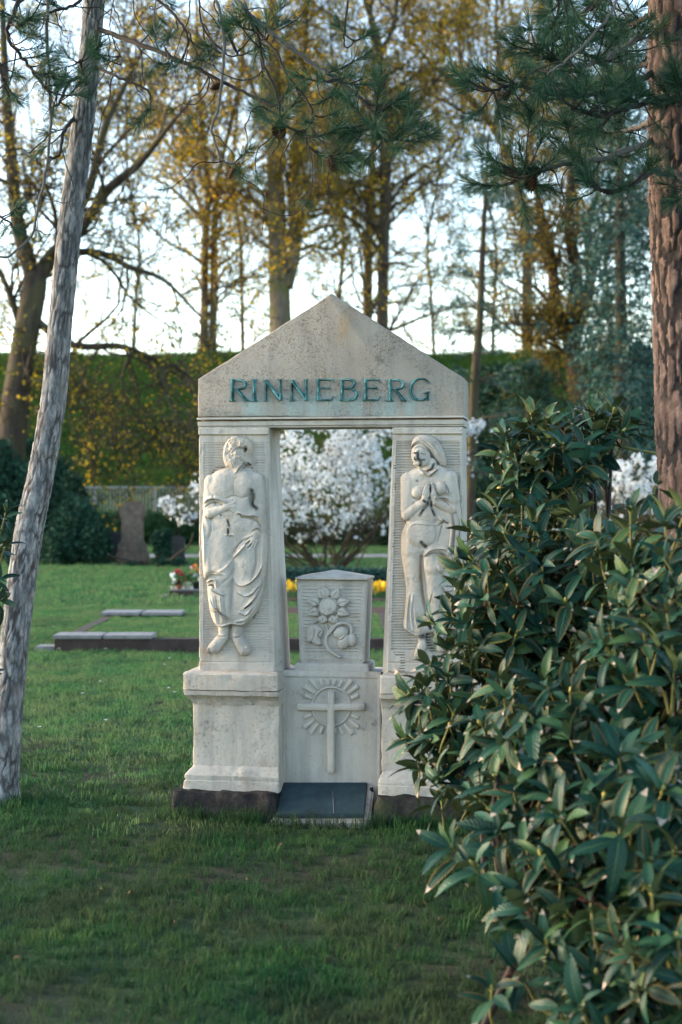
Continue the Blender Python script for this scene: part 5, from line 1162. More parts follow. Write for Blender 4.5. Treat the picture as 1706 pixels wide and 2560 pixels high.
shrub('bedding_plant', 'bluish leafy bedding row behind the daffodils', [(x, 1436, 29, 30, 14) for x in range(690, 1000, 40)], 5000, 0.09, M['needle_blue'], 221, stems=3)
# ------------------------------------------------------------------ the two near pines
def bark_trunk(rows, d, sides, rings, seed, furrow_amp, fs, crack=.4):
    P, W = px_path(rows, d); o = np.array(P[0]); Q = smooth_path(P, rings); R = np.interp(np.linspace(0, 1, rings), np.linspace(0, 1, len(W)), W)
    V, Qd, T = tube(Q, R, sides); C = np.repeat(Q, sides, 0); n = rings * sides; D = unit(V[:n] - C)
    a = np.arctan2(D[:, 1], D[:, 0]); arc = a * R.mean(); z = V[:n, 2]
    S3 = np.stack([np.cos(a) * R.mean(), np.sin(a) * R.mean(), z * .45], -1)
    nc = max(6, int(round(2 * math.pi * R.mean() / fs[0]))); u = (a / (2 * math.pi) + .5) * nc + 0.45 * vnoise(S3, .5 / fs[0], seed) + .22 * vnoise(S3, 1.6 / fs[0], seed + 1); w = z / fs[1] + 0.30 * vnoise(S3, .9 / fs[0], seed + 2) + .12 * vnoise(S3, 3 / fs[0], seed + 6)
    iu, iw = np.floor(u).astype(np.int64), np.floor(w).astype(np.int64); F1 = np.full(n, 9.0); F2 = np.full(n, 9.0)
    for du in (-1, 0, 1):
        for dw in (-1, 0, 1):
            cu, cw = iu + du, iw + dw; hu = np.mod(cu, nc); zz = np.zeros_like(cu); q = np.hypot(cu + .15 + .7 * _h(hu, cw, zz, seed) - u, (cw + .1 + .8 * _h(hu, cw, zz + 3, seed) - w))
            F2 = np.where(q < F1, F1, np.minimum(F2, q)); F1 = np.minimum(F1, q)
    e = F2 - F1 + .10 * vnoise(S3, 5 / fs[0], seed + 8); f = np.clip((crack - e) / .15, 0, 1) * np.clip(.85 + .9 * vnoise(S3, .6 / fs[0], seed + 9), .1, 1)
    pl = _h(iu, iw, iw * 0, seed + 5) - .5
    V[:n] += D * (furrow_amp * (-1.1 * f + .35 * vnoise(S3, 2.4 / fs[0], seed + 4) + .45 * vnoise(S3 * [1, 1, 1.6], 7 / fs[0], seed + 5)))[:, None]
    A = np.concatenate([f, np.zeros(len(V) - n)]); mb = MB(); mb.add(V - o, Qd, T, a=A); return mb, o

def needle_mesh(seed, nn=110, L=0.105, cone=(18, 75), stem=0.07, w=0.0011):
    rng = np.random.default_rng(seed); t = rng.uniform(0, 1, nn); az = rng.uniform(0, 6.283, nn); el = np.radians(rng.uniform(cone[0], cone[1], nn) * (1.1 - 0.5 * t)); l = L * rng.uniform(0.7, 1.1, nn)
    P = np.stack([t * stem, 0 * t, 0 * t], -1); d = np.stack([np.cos(el), np.sin(el) * np.cos(az), np.sin(el) * np.sin(az)], -1)
    B = unit(np.cross(d, rand_dirs(nn, rng))) * w; g = np.array([0, 0, -0.10]); M1 = P + d * (l * .55)[:, None]; E = P + d * l[:, None] + g * (l ** 1)[:, None] * .8
    V = np.stack([P - B, P + B, M1 + B, M1 - B, E], 1).reshape(-1, 3); k = np.arange(nn) * 5; mb = MB(); mb.add(V, np.stack([k, k + 1, k + 2, k + 3], -1), np.stack([k + 3, k + 2, k + 4], -1)); return mb.mesh('needle_cluster')
NEEDLES = []
for s in range(6):
    me = needle_mesh(400 + s, 66 + 10 * (s % 3), 0.088 + 0.006 * (s % 4)); me.materials.append(M['needle']); NEEDLES.append(me)
def cluster(root, p, d, scale, rng):
    q = bpy.data.objects.new('needle_cluster', NEEDLES[int(rng.integers(len(NEEDLES)))]); q.location = Vector(p) - root.location
    q.rotation_euler = (Vector(d).to_track_quat('X', 'Z') @ Matrix.Rotation(rng.uniform(0, 6.28), 3, 'X').to_quaternion()).to_euler(); q.scale = (scale,) * 3; return link(q, root)
cone_me = None
def cone_mesh():
    mb = MB(); rng = np.random.default_rng(3)
    mb.add(*tube([(0, 0, 0), (.02, 0, 0), (.05, 0, 0), (.065, 0, 0)], [.012, .016, .012, .003], 10))
    for k in range(60):
        f = k / 60; a = k * 2.4; r = .012 + .010 * math.sin(math.pi * (0.15 + f * .8)); x = f * .062; e = np.array([0, math.cos(a), math.sin(a)]); s = np.array([0, -math.sin(a), math.cos(a)]); c = np.array([x, 0, 0])
        mb.add([c + e * r * .6 - s * .005, c + e * r * .6 + s * .005, c + e * (r + .010) + s * .004 + [.004, 0, 0], c + e * (r + .010) - s * .004 + [.004, 0, 0]], [[0, 1, 2, 3]])
    return mb.mesh('pine_cone')
CONE = cone_mesh(); CONE.materials.append(M['cone'])

def pine_branch(root, rows, d, r0, r1, seed, mat, tufts=(), drop=0, cones=(), dead=0, spread=0.07, mult=.72):
    """rows: (px, py, depth offset); tufts: list of (fraction, how many, reach) along the branch; dead: hanging bare twigs"""
    rng = np.random.default_rng(seed); o = np.array(root.location); P = smooth_path([tuple(at(a, b, d + c)) for a, b, c in rows], len(rows) * 7); n = len(P); Rr = np.linspace(r0, r1, n); P = P + rng.normal(size=P.shape) * r0 * 0.25
    mb = MB(); mb.add(*tube(P - o, Rr, 8)); tw = MB()
    for f, m, reach in tufts:
        for k in range(max(2, round(m * mult))):
            x = min(max(f + rng.normal() * spread, 0.02), 1) * (n - 1); i = min(int(x), n - 2); p = P[i]; t = unit(P[i + 1] - P[i]); dr = unit(t * 0.6 + rng.normal(size=3) * [.8, .7, .6] + [0, 0, .12]); l = reach * rng.uniform(.3, 1.1)
            e = p + dr * l + [0, 0, 0.15 * l]; T = smooth_path([p, p + dr * l * .5 + rng.normal(size=3) * .02 * l, e], 6); tw.add(*tube(T - o, np.linspace(.0045, .0032, 6), 5)); cluster(root, T[-2], T[-1] - T[-3], rng.uniform(.85, 1.2), rng)
            if l > 0.12 and rng.random() < .6: cluster(root, T[2], T[3] - T[1], rng.uniform(.7, 1.0), rng)
    for k in range(dead):
        x = rng.uniform(.05, .95) * (n - 1); p = P[int(x)]; dr = unit(rng.normal(size=3) * [1, .6, .5] + [0, 0, -.9]); L = rng.uniform(.12, .5); m = 9; pts = [p]
        for q in range(m): dr = unit(dr + rng.normal(size=3) * .34 + [0, 0, -.05]); pts.append(pts[-1] + dr * L / m)
        tw.add(*tube(smooth_path(pts, 18) - o, np.linspace(.0036, .0016, 18), 5))
        if rng.random() < .35: cluster(root, pts[-2], pts[-1] - pts[-2], rng.uniform(.5, .8), rng)
    mb.build('branch', mat, root, True)
    if tw.n: tag(tw.build('twig', M['twig_dark'], root, True), kind='stuff')
    for f in cones:
        i = int(f * (n - 1)); q = bpy.data.objects.new('pine_cone', CONE); q.location = Vector(P[i]) - root.location + Vector((0.01, -.02, -.02)); q.rotation_euler = (rng.uniform(0, 6), rng.uniform(.2, 1.2), rng.uniform(0, 6)); link(q, root)

lp_rows = [(0, 2020, 128), (3, 2000, 104), (6, 1970, 86), (10, 1930, 77), (20, 1800, 72), (37, 1600, 72), (62, 1400, 72), (78, 1300, 71), (100, 1200, 67), (134, 1000, 63), (152, 800, 60), (176, 560, 60), (212, 272, 55), (236, 0, 52), (262, -300, 48), (300, -800, 38), (330, -1500, 20)]
mb, o = bark_trunk(lp_rows, 8.4, 80, 460, 5, 0.0045, (.030, .13), .26); lp = empty('pine_tree', o); tag(lp, 'slim leaning pine with grey flaky bark beside the lawn', 'pine tree')
mb.build('trunk', M['bark_grey'], lp, True, 'furrow')
GT, DT = M['twig'], M['twig_dark']
pine_branch(lp, [(240, 70, 0), (360, 115, -.3), (480, 165, -.5), (600, 225, -.7), (700, 272, -.8)], 8.4, .014, .006, 1, DT, [(.30, 3, .12), (.55, 3, .15), (.95, 4, .14)], dead=9, cones=(.66,))
pine_branch(lp, [(225, 160, 0), (300, 195, -.2), (370, 228, -.3), (378, 275, -.3)], 8.4, .009, .004, 2, DT, [(1.0, 2, .10)], dead=3)
pine_branch(lp, [(235, -60, 0), (330, -40, -.4), (430, 30, -.8), (470, 95, -.9), (455, 150, -.9)], 8.4, .010, .004, 3, DT, [(.9, 2, .12)], dead=8)
pine_branch(lp, [(240, -160, 0), (420, -140, -.6), (520, -40, -1.0), (560, 90, -1.1), (550, 250, -1.1), (530, 330, -1.1), (560, 402, -1.1), (590, 410, -1.1)], 8.4, .009, .004, 4, GT, [(1.0, 3, .06)], dead=6, cones=(.985,))
pine_branch(lp, [(225, 190, 0), (180, 200, -.2), (150, 255, -.3), (130, 270, -.4)], 8.4, .012, .005, 5, DT, [(.3, 3, .12), (.65, 4, .15), (1.0, 4, .14)], dead=2)
pine_branch(lp, [(215, 210, -.05), (205, 170, -.35), (200, 150, -.4)], 8.4, .008, .005, 6, DT, [(.9, 5, .08)])
pine_branch(lp, [(190, 290, 0), (160, 330, -.2), (150, 385, -.3), (115, 395, -.3)], 8.4, .011, .006, 7, DT, [(.3, 3, .10)], dead=2)
pine_branch(lp, [(120, -40, -.6), (118, 100, -.6), (126, 250, -.6), (120, 395, -.6), (95, 520, -.6), (78, 590, -.6), (20, 640, -.7), (-30, 640, -.7)], 8.4, .009, .005, 8, GT, [], dead=5)
pine_branch(lp, [(230, -120, 0), (140, -80, -.5), (60, -10, -.8), (20, 80, -.9), (60, 150, -.9), (130, 240, -.9)], 8.4, .016, .006, 9, DT, [(.5, 5, .2), (.65, 7, .2), (.8, 6, .2), (.95, 5, .15)], dead=6)
pine_branch(lp, [(235, -240, 0), (120, -200, -.6), (20, -100, -1.0), (-20, 60, -1.1), (0, 170, -1.1), (20, 240, -1.1)], 8.4, .016, .006, 10, DT, [(.5, 6, .22), (.7, 8, .22), (.9, 6, .2)], dead=4)
pine_branch(lp, [(235, -40, 0), (190, 10, -.3), (110, 35, -.5), (40, 60, -.6)], 8.4, .010, .005, 14, DT, [(.5, 3, .14), (.9, 5, .16)], dead=5)
pine_branch(lp, [(-40, 500, -.8), (0, 540, -.8), (30, 560, -.8)], 8.4, .008, .004, 11, DT, [(.6, 4, .1), (1.0, 3, .1)])
pine_branch(lp, [(250, -420, 0), (430, -300, -.7), (520, -120, -1.3), (610, 20, -1.6), (700, 100, -1.7), (790, 165, -1.7), (850, 205, -1.7)], 8.4, .016, .008, 12, GT, [(.60, 4, .12), (.98, 8, .14)], dead=7)
pine_branch(lp, [(850, 205, -1.7), (900, 245, -1.75), (945, 300, -1.8), (960, 350, -1.8), (1000, 345, -1.8)], 8.4, .009, .005, 13, DT, [(.1, 5, .14), (.3, 7, .16), (.5, 8, .18), (.75, 8, .16), (1.0, 6, .14)], dead=2)
pine_branch(lp, [(620, 40, -1.6), (655, 90, -1.65), (690, 130, -1.7), (720, 190, -1.7), (770, 255, -1.7), (782, 300, -1.7), (765, 330, -1.7), (775, 370, -1.7), (830, 390, -1.7)], 8.4, .006, .004, 15, DT, [(.15, 4, .12), (.6, 3, .1), (.8, 4, .12), (1.0, 6, .10)], dead=4, cones=(.97,))
pine_branch(lp, [(640, 60, -1.6), (660, 160, -1.6), (690, 230, -1.6), (700, 300, -1.6), (680, 310, -1.6)], 8.4, .006, .004, 16, DT, [(.15, 4, .12), (.75, 4, .14), (1.0, 5, .10)], dead=4, cones=(.9,))
pine_branch(lp, [(765, 340, -1.7), (782, 420, -1.7), (770, 500, -1.7), (720, 540, -1.7), (650, 520, -1.7)], 8.4, .003, .002, 17, DT, [])
pine_branch(lp, [(880, -60, -1.8), (868, 20, -1.8), (860, 95, -1.8), (868, 120, -1.8), (890, 100, -1.8)], 8.4, .005, .003, 18, DT, [(1.0, 3, .05)])
pine_branch(lp, [(400, -60, -.8), (385, 60, -.8), (415, 120, -.8), (430, 200, -.8)], 8.4, .004, .002, 19, GT, [(.8, 2, .1)], dead=3)
pine_branch(lp, [(300, -60, -.4), (275, 60, -.4), (300, 130, -.4), (305, 175, -.4)], 8.4, .004, .002, 20, GT, [(.9, 2, .1)], dead=3)
pine_branch(lp, [(500, -60, -1.0), (505, 60, -1.0), (560, 130, -1.0), (590, 140, -1.0), (600, 120, -1.0)], 8.4, .005, .003, 21, DT, [(.75, 4, .12), (1.0, 3, .1)], dead=4)

rp_rows = [(1790, 2200, 240), (1770, 1700, 222), (1757, 1300, 212), (1746, 1100, 208), (1738, 900, 205), (1730, 620, 204), (1724, 400, 204), (1722, 0, 200), (1722, -500, 180), (1722, -1300, 140), (1722, -2200, 60)]
mb, o = bark_trunk(rp_rows, 7.7, 110, 520, 15, 0.012, (.050, .23), .30); rp = empty('pine_tree', o); tag(rp, 'thick upright pine with furrowed reddish bark at the right edge', 'pine tree')
mb.build('trunk', M['bark_red'], rp, True, 'furrow')
B_ = [([(1640, 60, 0), (1560, 120, -.3), (1480, 160, -.5), (1400, 155, -.7)], [(.3, 5, .2), (.6, 7, .22), (.95, 7, .2)]),
      ([(1640, 180, 0), (1520, 230, -.3), (1400, 235, -.5), (1290, 215, -.7), (1230, 225, -.8)], [(.3, 5, .2), (.5, 6, .2), (.75, 8, .2), (1.0, 8, .16)]),
      ([(1640, 250, 0), (1570, 270, -.5), (1500, 290, -.8), (1430, 270, -.9)], [(.3, 8, .22), (.6, 8, .22), (.95, 6, .18)]),
      ([(1640, 350, 0), (1530, 390, -.3), (1420, 410, -.5), (1330, 430, -.6), (1290, 450, -.6)], [(.3, 4, .2), (.55, 6, .2), (.8, 8, .2), (1.0, 8, .16)]),
      ([(1645, 420, 0), (1590, 455, -.4), (1530, 480, -.6), (1490, 470, -.6)], [(.4, 5, .15), (.9, 8, .16)]),
      ([(1640, -40, 0), (1540, -20, -.3), (1450, 40, -.5), (1390, 100, -.6), (1330, 130, -.6)], [(.3, 8, .25), (.55, 8, .25), (.8, 5, .2), (1.0, 4, .15)]),
      ([(1640, -120, 0), (1520, -140, -.5), (1420, -60, -.9), (1400, 10, -.9)], [(.4, 8, .25), (.7, 8, .25), (1.0, 6, .2)]),
      ([(1660, 240, -.2), (1690, 260, -.6), (1740, 255, -.8)], [(.4, 6, .15), (.8, 8, .2)]),
      ([(1690, 430, -.2), (1720, 470, -.6), (1760, 480, -.7)], [(.4, 3, .1), (.8, 5, .14)]),
      ([(1640, 300, .1), (1560, 330, .4), (1480, 330, .6), (1380, 300, .7)], [(.3, 6, .25), (.6, 7, .25), (.9, 6, .2)]),
      ([(1640, 150, .1), (1590, 170, .4), (1540, 200, .6), (1470, 210, .7)], [(.3, 6, .25), (.6, 8, .25), (.9, 6, .2)]),
      ([(1640, 30, .1), (1580, 60, .4), (1520, 60, .6), (1470, 90, .7)], [(.3, 8, .28), (.6, 8, .28), (.9, 6, .25)])]
for k, (rows, tf) in enumerate(B_): pine_branch(rp, rows, 7.7, .016, .006, 40 + k, M['twig_dark'] if k % 3 else M['twig'], tf, dead=3 if k % 2 else 1, cones=(.8,) if k in (1, 3) else (), mult=1.15)
pine_branch(rp, [(1640, -160, 0), (1560, -60, -.8), (1535, 20, -1.0), (1490, 80, -1.0), (1425, 145, -1.0), (1370, 185, -1.0)], 7.7, .009, .004, 70, GT, [(1.0, 3, .1)], dead=2)

def shade_crown(root, boughs, seed):  # unseen upper pine crowns, spread and thickened over the foreground to shade it
    rng = np.random.default_rng(seed); o = np.array(root.location); w = MB(); tip = []
    for s, e, m in boughs:
        s, e = np.array(s, float), np.array(e, float); Q = smooth_path([s, (s + e) / 2 + [0, 0, .25], e], 12); w.add(*tube(Q - o, np.linspace(.03, .008, 12), 6, False))
        for k in range(m):
            q = Q[rng.integers(3, 12)]; d = unit(rng.normal(size=3) * [1, 1, .45] + unit(e - s) * .6); l = rng.uniform(.25, .8); T = q + d * (np.linspace(0, 1, 5) * l)[:, None]; w.add(*tube(T - o, np.linspace(.008, .004, 5), 4, False)); tip.append(T[2:])
    w.build('bough', M['twig_dark'], root, True); T = np.repeat(np.vstack(tip), 12, 0); V, Q = leaf_quads(T - o + rng.normal(size=T.shape) * .06, .16, rng, 0, .3); mb = MB(); mb.add(V, Q); tag(mb.build('crown', M['needle'], root), kind='stuff')
def boughs(x, y, z0, z1, n, L, seed):
    rng = np.random.default_rng(seed); out = []
    for k in range(n):
        z = z0 + (z1 - z0) * k / n; a = -math.pi / 2 + (((k * 0.618) % 1) - .5) * 4.4 + rng.normal() * .2; l = L * rng.uniform(.6, 1.1) * (1 - .45 * k / n); out.append(((x, y, z), (x + math.cos(a) * l, y + math.sin(a) * l, z + rng.uniform(-.3, .5)), 16))
    return out
shade_crown(lp, boughs(at(290, HZ, 8.4).x, 8.4, 5.5, 8.0, 34, 4.2, 5), 801)
shade_crown(rp, boughs(at(1722, HZ, 7.7).x, 7.7, 5.4, 8.8, 44, 4.8, 6), 803)

# ------------------------------------------------------------------ rhododendrons
def leaf_mesh(seed, L=1.0, Wd=0.32, droop=0.18, fold=0.35):
    rng = np.random.default_rng(seed); m = 7; t = np.linspace(0, 1, m); w = Wd / 2 * np.sin(np.pi * np.clip(0.03 + 0.95 * t ** 0.85, 0, 1)) ** 0.75; w[0] = 0.018; w[-1] = 0.004
    zc = -droop * t ** 2 + 0.05 * np.sin(t * 3.1) + rng.normal(size=m) * 0.006; side = 0.03 * np.sin(t * 3 + rng.uniform(-1, 1)); V = []; UV = []
    for o in (-1, -0.5, 0, 0.5, 1):
        V.append(np.stack([t, side + w * o, zc + fold * w * abs(o) - 0.10 * w * o * o + rng.normal(size=m) * 0.004 * abs(o)], -1)); UV.append(np.stack([t, np.full(m, 0.5 + 0.5 * o)], -1))
    V = np.stack(V, 1).reshape(-1, 3) * L; UV = np.stack(UV, 1).reshape(-1, 2); i = np.arange(m - 1)[:, None] * 5; j = np.arange(4)[None]
    Q = np.stack([i + j, i + 5 + j, i + 6 + j, i + 1 + j], -1).reshape(-1, 4); return V, Q, UV
LEAVES = [leaf_mesh(500 + k, 1.0, (0.30, 0.34, 0.37, 0.32)[k % 4], (0.10, 0.22, 0.36, 0.16, 0.30, 0.05)[k % 6], (0.30, 0.5, 0.2)[k % 3]) for k in range(6)]
LEAF_ME = []
for V, Q, UV in LEAVES:
    me = raw_mesh('leaf', V, [Q], True, None, UV); me.materials.append(M['rhodo']); LEAF_ME.append(me)

def rhododendron(name, label, lobes, L, seed, whorls, inner, part_leaves=300, base=None, extra=(), back=(160, 120), woody=4):
    rng = np.random.default_rng(seed); B = [(np.array(at(x, y, d)), np.array([rx / F * d, rd, ry / F * d])) for (x, y, d, rx, ry, rd) in lobes]
    b = Vector(base); root = empty(name, b); tag(root, label, 'bush'); o = np.array(b); cam_p = np.array([0, 0, CH]); tips = []
    area = np.array([q[1][0] * q[1][2] for q in B]); cnt = np.ceil(area / area.sum() * whorls).astype(int); cin = np.ceil(area / area.sum() * inner).astype(int)
    mind = L * 0.75; placed = np.zeros((0, 3))
    for bi, (c, r) in enumerate(B):
        for layer, m in ((1, cnt[bi]), (0, cin[bi])):
            tries = 0; got = 0
            while got < m and tries < m * 12:
                tries += 1; u = unit(rng.normal(size=3) + ([0, -0.55, 0.35] if layer else [0, 0, 0.2])); f = rng.uniform(.84, 1.13) if layer else rng.uniform(.3, .82)
                p = c + u * r * f
                if p[2] < 0.08: continue
                if layer and any((((p - c2) / r2) ** 2).sum() < .72 for k2, (c2, r2) in enumerate(B) if k2 != bi): continue
                if layer and len(placed) and np.min(((placed - p) ** 2).sum(1)) < mind ** 2 * .75: continue
                if layer: placed = np.vstack([placed, p])
                out = unit(u / r * r.mean()); ax = unit(out * .75 + [0, 0, .75] + rng.normal(size=3) * .28); tips.append((p, ax, layer, c)); got += 1
    for (x, y, d, ax) in extra: tips.append((np.array(at(x, y, d)), unit(ax), 1, np.array(at(x + back[0], y + back[1], d + .1))))
    inst = []; stems = MB(); stems2 = MB(); buds = []; dead = []
    for p, ax, layer, c in tips:
        s0 = p + (c - p) * rng.uniform(.45, .7) + [0, 0, -.05]; mid = p - ax * L * 1.1 + rng.normal(size=3) * .01
        (stems if layer else stems2).add(*tube(smooth_path([p - ax * .0, mid, s0], 7) - o, np.linspace(.0032, .0065, 7), 6, False))
        A = unit(np.cross(ax, rng.normal(size=3))); Bv = np.cross(ax, A); n = int(rng.integers(7, 11)); a0 = rng.random() * 6.28; tall = rng.random()
        for k in range(n):
            a = a0 + k * 2.3999 + rng.normal() * .18; rd = A * math.cos(a) + Bv * math.sin(a); young = k < n * .4
            el = math.radians(rng.uniform(30, 68) if young else rng.uniform(-35, 28)); dr = rd * math.cos(el) + ax * math.sin(el); ll = L * rng.uniform(.55, 1.18) * (.85 if young else 1.05)
            nz = unit(ax * math.cos(el) - rd * math.sin(el) + rng.normal(size=3) * .22); pp = p - ax * (0.0 if young else rng.uniform(.005, .045)) + dr * .008
            inst.append((pp, dr, nz, ll, layer))
        if layer and rng.random() < .45: buds.append((p, ax))
        elif layer and rng.random() < .12: dead.append((p, ax))
    # which leaves show largest: near, outer, turned to the camera
    P = np.array([q[0] for q in inst]); Nn = np.array([q[2] for q in inst]); lay = np.array([q[4] for q in inst]); dist = np.linalg.norm(P - cam_p, axis=1); vis = np.abs((Nn * unit(P - cam_p)).sum(1))
    front = np.array([min(((((q - c) / r) ** 2).sum() for c, r in B)) for q in P]); px = CX + P[:, 0] / P[:, 1] * F; pyy = HZ - (P[:, 2] - CH) / P[:, 1] * F
    infr = (px > -30) & (px < 1740) & (pyy < 2600) & (pyy > 0)
    facing = np.array([max((unit((q - c) / r) * unit(cam_p - c)).sum() for c, r in B) for q in P])
    score = (.25 + vis) / dist ** 2 * (lay + .02) * infr * (0.15 + np.clip(facing, 0, 1)) * np.clip(front, .2, 1.2); order = np.argsort(-score); chosen = set(order[:part_leaves].tolist())
    mass = MB(); VV = []
    for k, (pp, dr, nz, ll, layer) in enumerate(inst):
        X = dr; Y = unit(np.cross(nz, X)); Z = np.cross(X, Y); R = np.stack([X, Y, Z], 1) * ll; v = int(rng.integers(len(LEAVES)))
        if k in chosen:
            q = bpy.data.objects.new('leaf', LEAF_ME[v]); mm = Matrix(((*R[0], pp[0] - o[0]), (*R[1], pp[1] - o[1]), (*R[2], pp[2] - o[2]), (0, 0, 0, 1))); q.matrix_local = mm; link(q, root)
        else: V, Q, UV = LEAVES[v]; mass.add(V @ R.T + pp - o, Q, uv=UV)
    m = mass.build('leaf_mass', M['rhodo_mass'], root, True); tag(m, kind='stuff')
    tag(stems.build('shoot', M['stem_green'], root, True), kind='stuff')
    # woody limbs from the foot into the lobes
    for c, r in B:
        for k in range(woody):
            e = c + rand_dirs(1, rng)[0] * r * .75; s = o + rng.normal(size=3) * [.18, .15, 0]; s[2] = -.03
            stems2.add(*tube(smooth_path([s, s + (e - s) * .5 + rng.normal(size=3) * .08 + [0, 0, .08], e], 10) - o, np.linspace(.014, .006, 10), 6, False))
    tag(stems2.build('woody_stem', M['stem_brown'], root, True), kind='stuff')
    bme = MB(); bme.add(*tube([(0, 0, 0), (.012, 0, 0), (.024, 0, 0), (.030, 0, 0)], [.004, .0075, .005, .001], 7)); bme = bme.mesh('bud', True); bme.materials.append(M['bud'])
    for p, ax in buds: q = bpy.data.objects.new('bud', bme); q.location = Vector(p - o); q.rotation_euler = Vector(ax).to_track_quat('X', 'Z').to_euler(); link(q, root)
    for p, ax in dead:
        w = MB()
        for k in range(9): e = p + unit(ax + rng.normal(size=3) * .7) * rng.uniform(.03, .06); w.add(*tube(np.array([p, (p + e) / 2 + rng.normal(size=3) * .004, e]) - o, [.0012, .001, .0018], 4))
        w.build('seed_head', M['seedhead'], root)
    return root
rhododendron('rhododendron_bush', 'tall rhododendron covering the right pier, its crown against the dark trees',
             [(1385, 1170, 6.7, 130, 120, .34), (1335, 1180, 6.7, 90, 85, .28), (1480, 1085, 6.8, 80, 60, .24), (1340, 1390, 6.4, 165, 130, .40), (1265, 1560, 6.2, 145, 150, .38), (1165, 1775, 6.1, 160, 135, .36), (1250, 1900, 5.9, 190, 130, .4), (1420, 1600, 6.2, 250, 260, .45)],
             0.130, 601, 215, 200, 300, (at(1400, HZ, 6.4).x, 6.4, 0),
             extra=((1185, 1400, 6.2, (-.8, -.2, .6)), (1330, 1040, 6.7, (-.1, -.2, 1)), (1535, 1025, 6.7, (.1, -.2, 1)), (1265, 1090, 6.7, (-.8, -.1, .5)), (1160, 1420, 6.2, (-.9, -.2, .2)), (1035, 1740, 6.0, (-.9, -.3, .3)), (1020, 1850, 6.0, (-.9, -.3, .1)), (1085, 1560, 6.1, (-.9, -.2, .4)), (1640, 1215, 6.3, (0, -.2, 1))))
rhododendron('rhododendron_bush', 'broad rhododendron filling the lower right corner, larger and nearer leaves',
             [(1620, 1450, 5.5, 140, 165, .36), (1640, 1700, 5.2, 190, 200, .38), (1420, 1830, 5.3, 210, 170, .38), (1330, 2010, 5.2, 130, 110, .28), (1560, 2020, 4.9, 220, 200, .4), (1460, 2230, 4.8, 170, 150, .34), (1640, 2330, 4.5, 200, 200, .4), (1530, 2480, 4.5, 150, 110, .3)],
             0.134, 607, 140, 200, 300, (at(1560, HZ, 5.0).x, 5.0, 0),
             extra=((1185, 2165, 4.9, (-.5, -.5, .8)), (1230, 2480, 4.55, (-.1, -.5, .9)), (1550, 2070, 4.4, (-.1, -.5, .9)), (1625, 2160, 4.3, (0, -.6, .8)), (1655, 1985, 4.5, (.1, -.4, 1)), (1260, 2310, 4.7, (-.3, -.5, .8)), (1490, 2440, 4.4, (0, -.5, .9)), (1300, 2430, 4.6, (-.4, -.4, .8)), (1400, 2510, 4.4, (-.2, -.5, .9)), (1130, 2120, 5.0, (-.7, -.4, .6)), (1330, 2250, 4.7, (-.4, -.5, .8)), (1370, 2360, 4.55, (-.3, -.6, .7)), (1250, 2080, 4.95, (-.5, -.5, .7))))
rhododendron('rhododendron_bush', 'rhododendron sprigs poking in past the leaning pine at the left edge', [(-70, 1330, 7.3, 80, 60, .2), (-75, 1480, 7.2, 70, 75, .2), (-120, 1650, 7.2, 90, 120, .25)], 0.10, 613, 26, 12, 60, (at(-330, HZ, 7.2).x, 7.2, 0), back=(-90, 60), woody=1,
             extra=((14, 1282, 7.2, (.3, -.2, 1)), (10, 1372, 7.2, (.4, -.2, .8)), (2, 1500, 7.2, (.6, -.3, .3)), (-4, 1450, 7.2, (.6, -.3, .5))))

# ------------------------------------------------------------------ grass
def tuft(name, blades, h, spread, w, seed, mat, lean=0.5):
    rng = np.random.default_rng(seed); n = blades; P = np.stack([rng.normal(size=n) * spread, rng.normal(size=n) * spread, np.full(n, -0.004)], -1); hh = h * rng.uniform(.45, 1.15, n); a = rng.uniform(0, 6.283, n); ln = lean * rng.uniform(.1, 1.0, n)
    d = np.stack([np.cos(a), np.sin(a), 0 * a], -1); B = np.stack([-np.sin(a + .6), np.cos(a + .6), 0 * a], -1) * w; up = np.array([0, 0, 1.0])
    M1 = P + up * (hh * .55)[:, None] + d * (hh * ln * .3)[:, None]; E = P + up * (hh * (1 - .35 * ln))[:, None] + d * (hh * ln)[:, None]
    V = np.stack([P - B, P + B, M1 + B * .8, M1 - B * .8, E], 1).reshape(-1, 3); k = np.arange(n) * 5; me = raw_mesh(name, V, [np.stack([k, k + 1, k + 2, k + 3], -1), np.stack([k + 3, k + 2, k + 4], -1)], False); me.materials.append(mat); return bpy.data.objects.new(name, me)
def scatter_tree(coll):
    ng = bpy.data.node_groups.new('scatter_' + coll.name, 'GeometryNodeTree'); ng.interface.new_socket('Geometry', in_out='INPUT', socket_type='NodeSocketGeometry'); ng.interface.new_socket('Geometry', in_out='OUTPUT', socket_type='NodeSocketGeometry')
    N = ng.nodes; i, o = N.new('NodeGroupInput'), N.new('NodeGroupOutput'); ip = N.new('GeometryNodeInstanceOnPoints'); ci = N.new('GeometryNodeCollectionInfo'); ci.inputs['Collection'].default_value = coll; ci.inputs['Separate Children'].default_value = True; ci.inputs['Reset Children'].default_value = True
    def at_(nm, ty):
        a = N.new('GeometryNodeInputNamedAttribute'); a.data_type = ty; a.inputs['Name'].default_value = nm; return a.outputs['Attribute']
    ip.inputs['Pick Instance'].default_value = True; L = ng.links.new
    L(i.outputs[0], ip.inputs['Points']); L(ci.outputs[0], ip.inputs['Instance']); L(at_('idx', 'INT'), ip.inputs['Instance Index']); L(at_('rot', 'FLOAT_VECTOR'), ip.inputs['Rotation']); L(at_('scl', 'FLOAT'), ip.inputs['Scale']); L(ip.outputs[0], o.inputs[0]); return ng
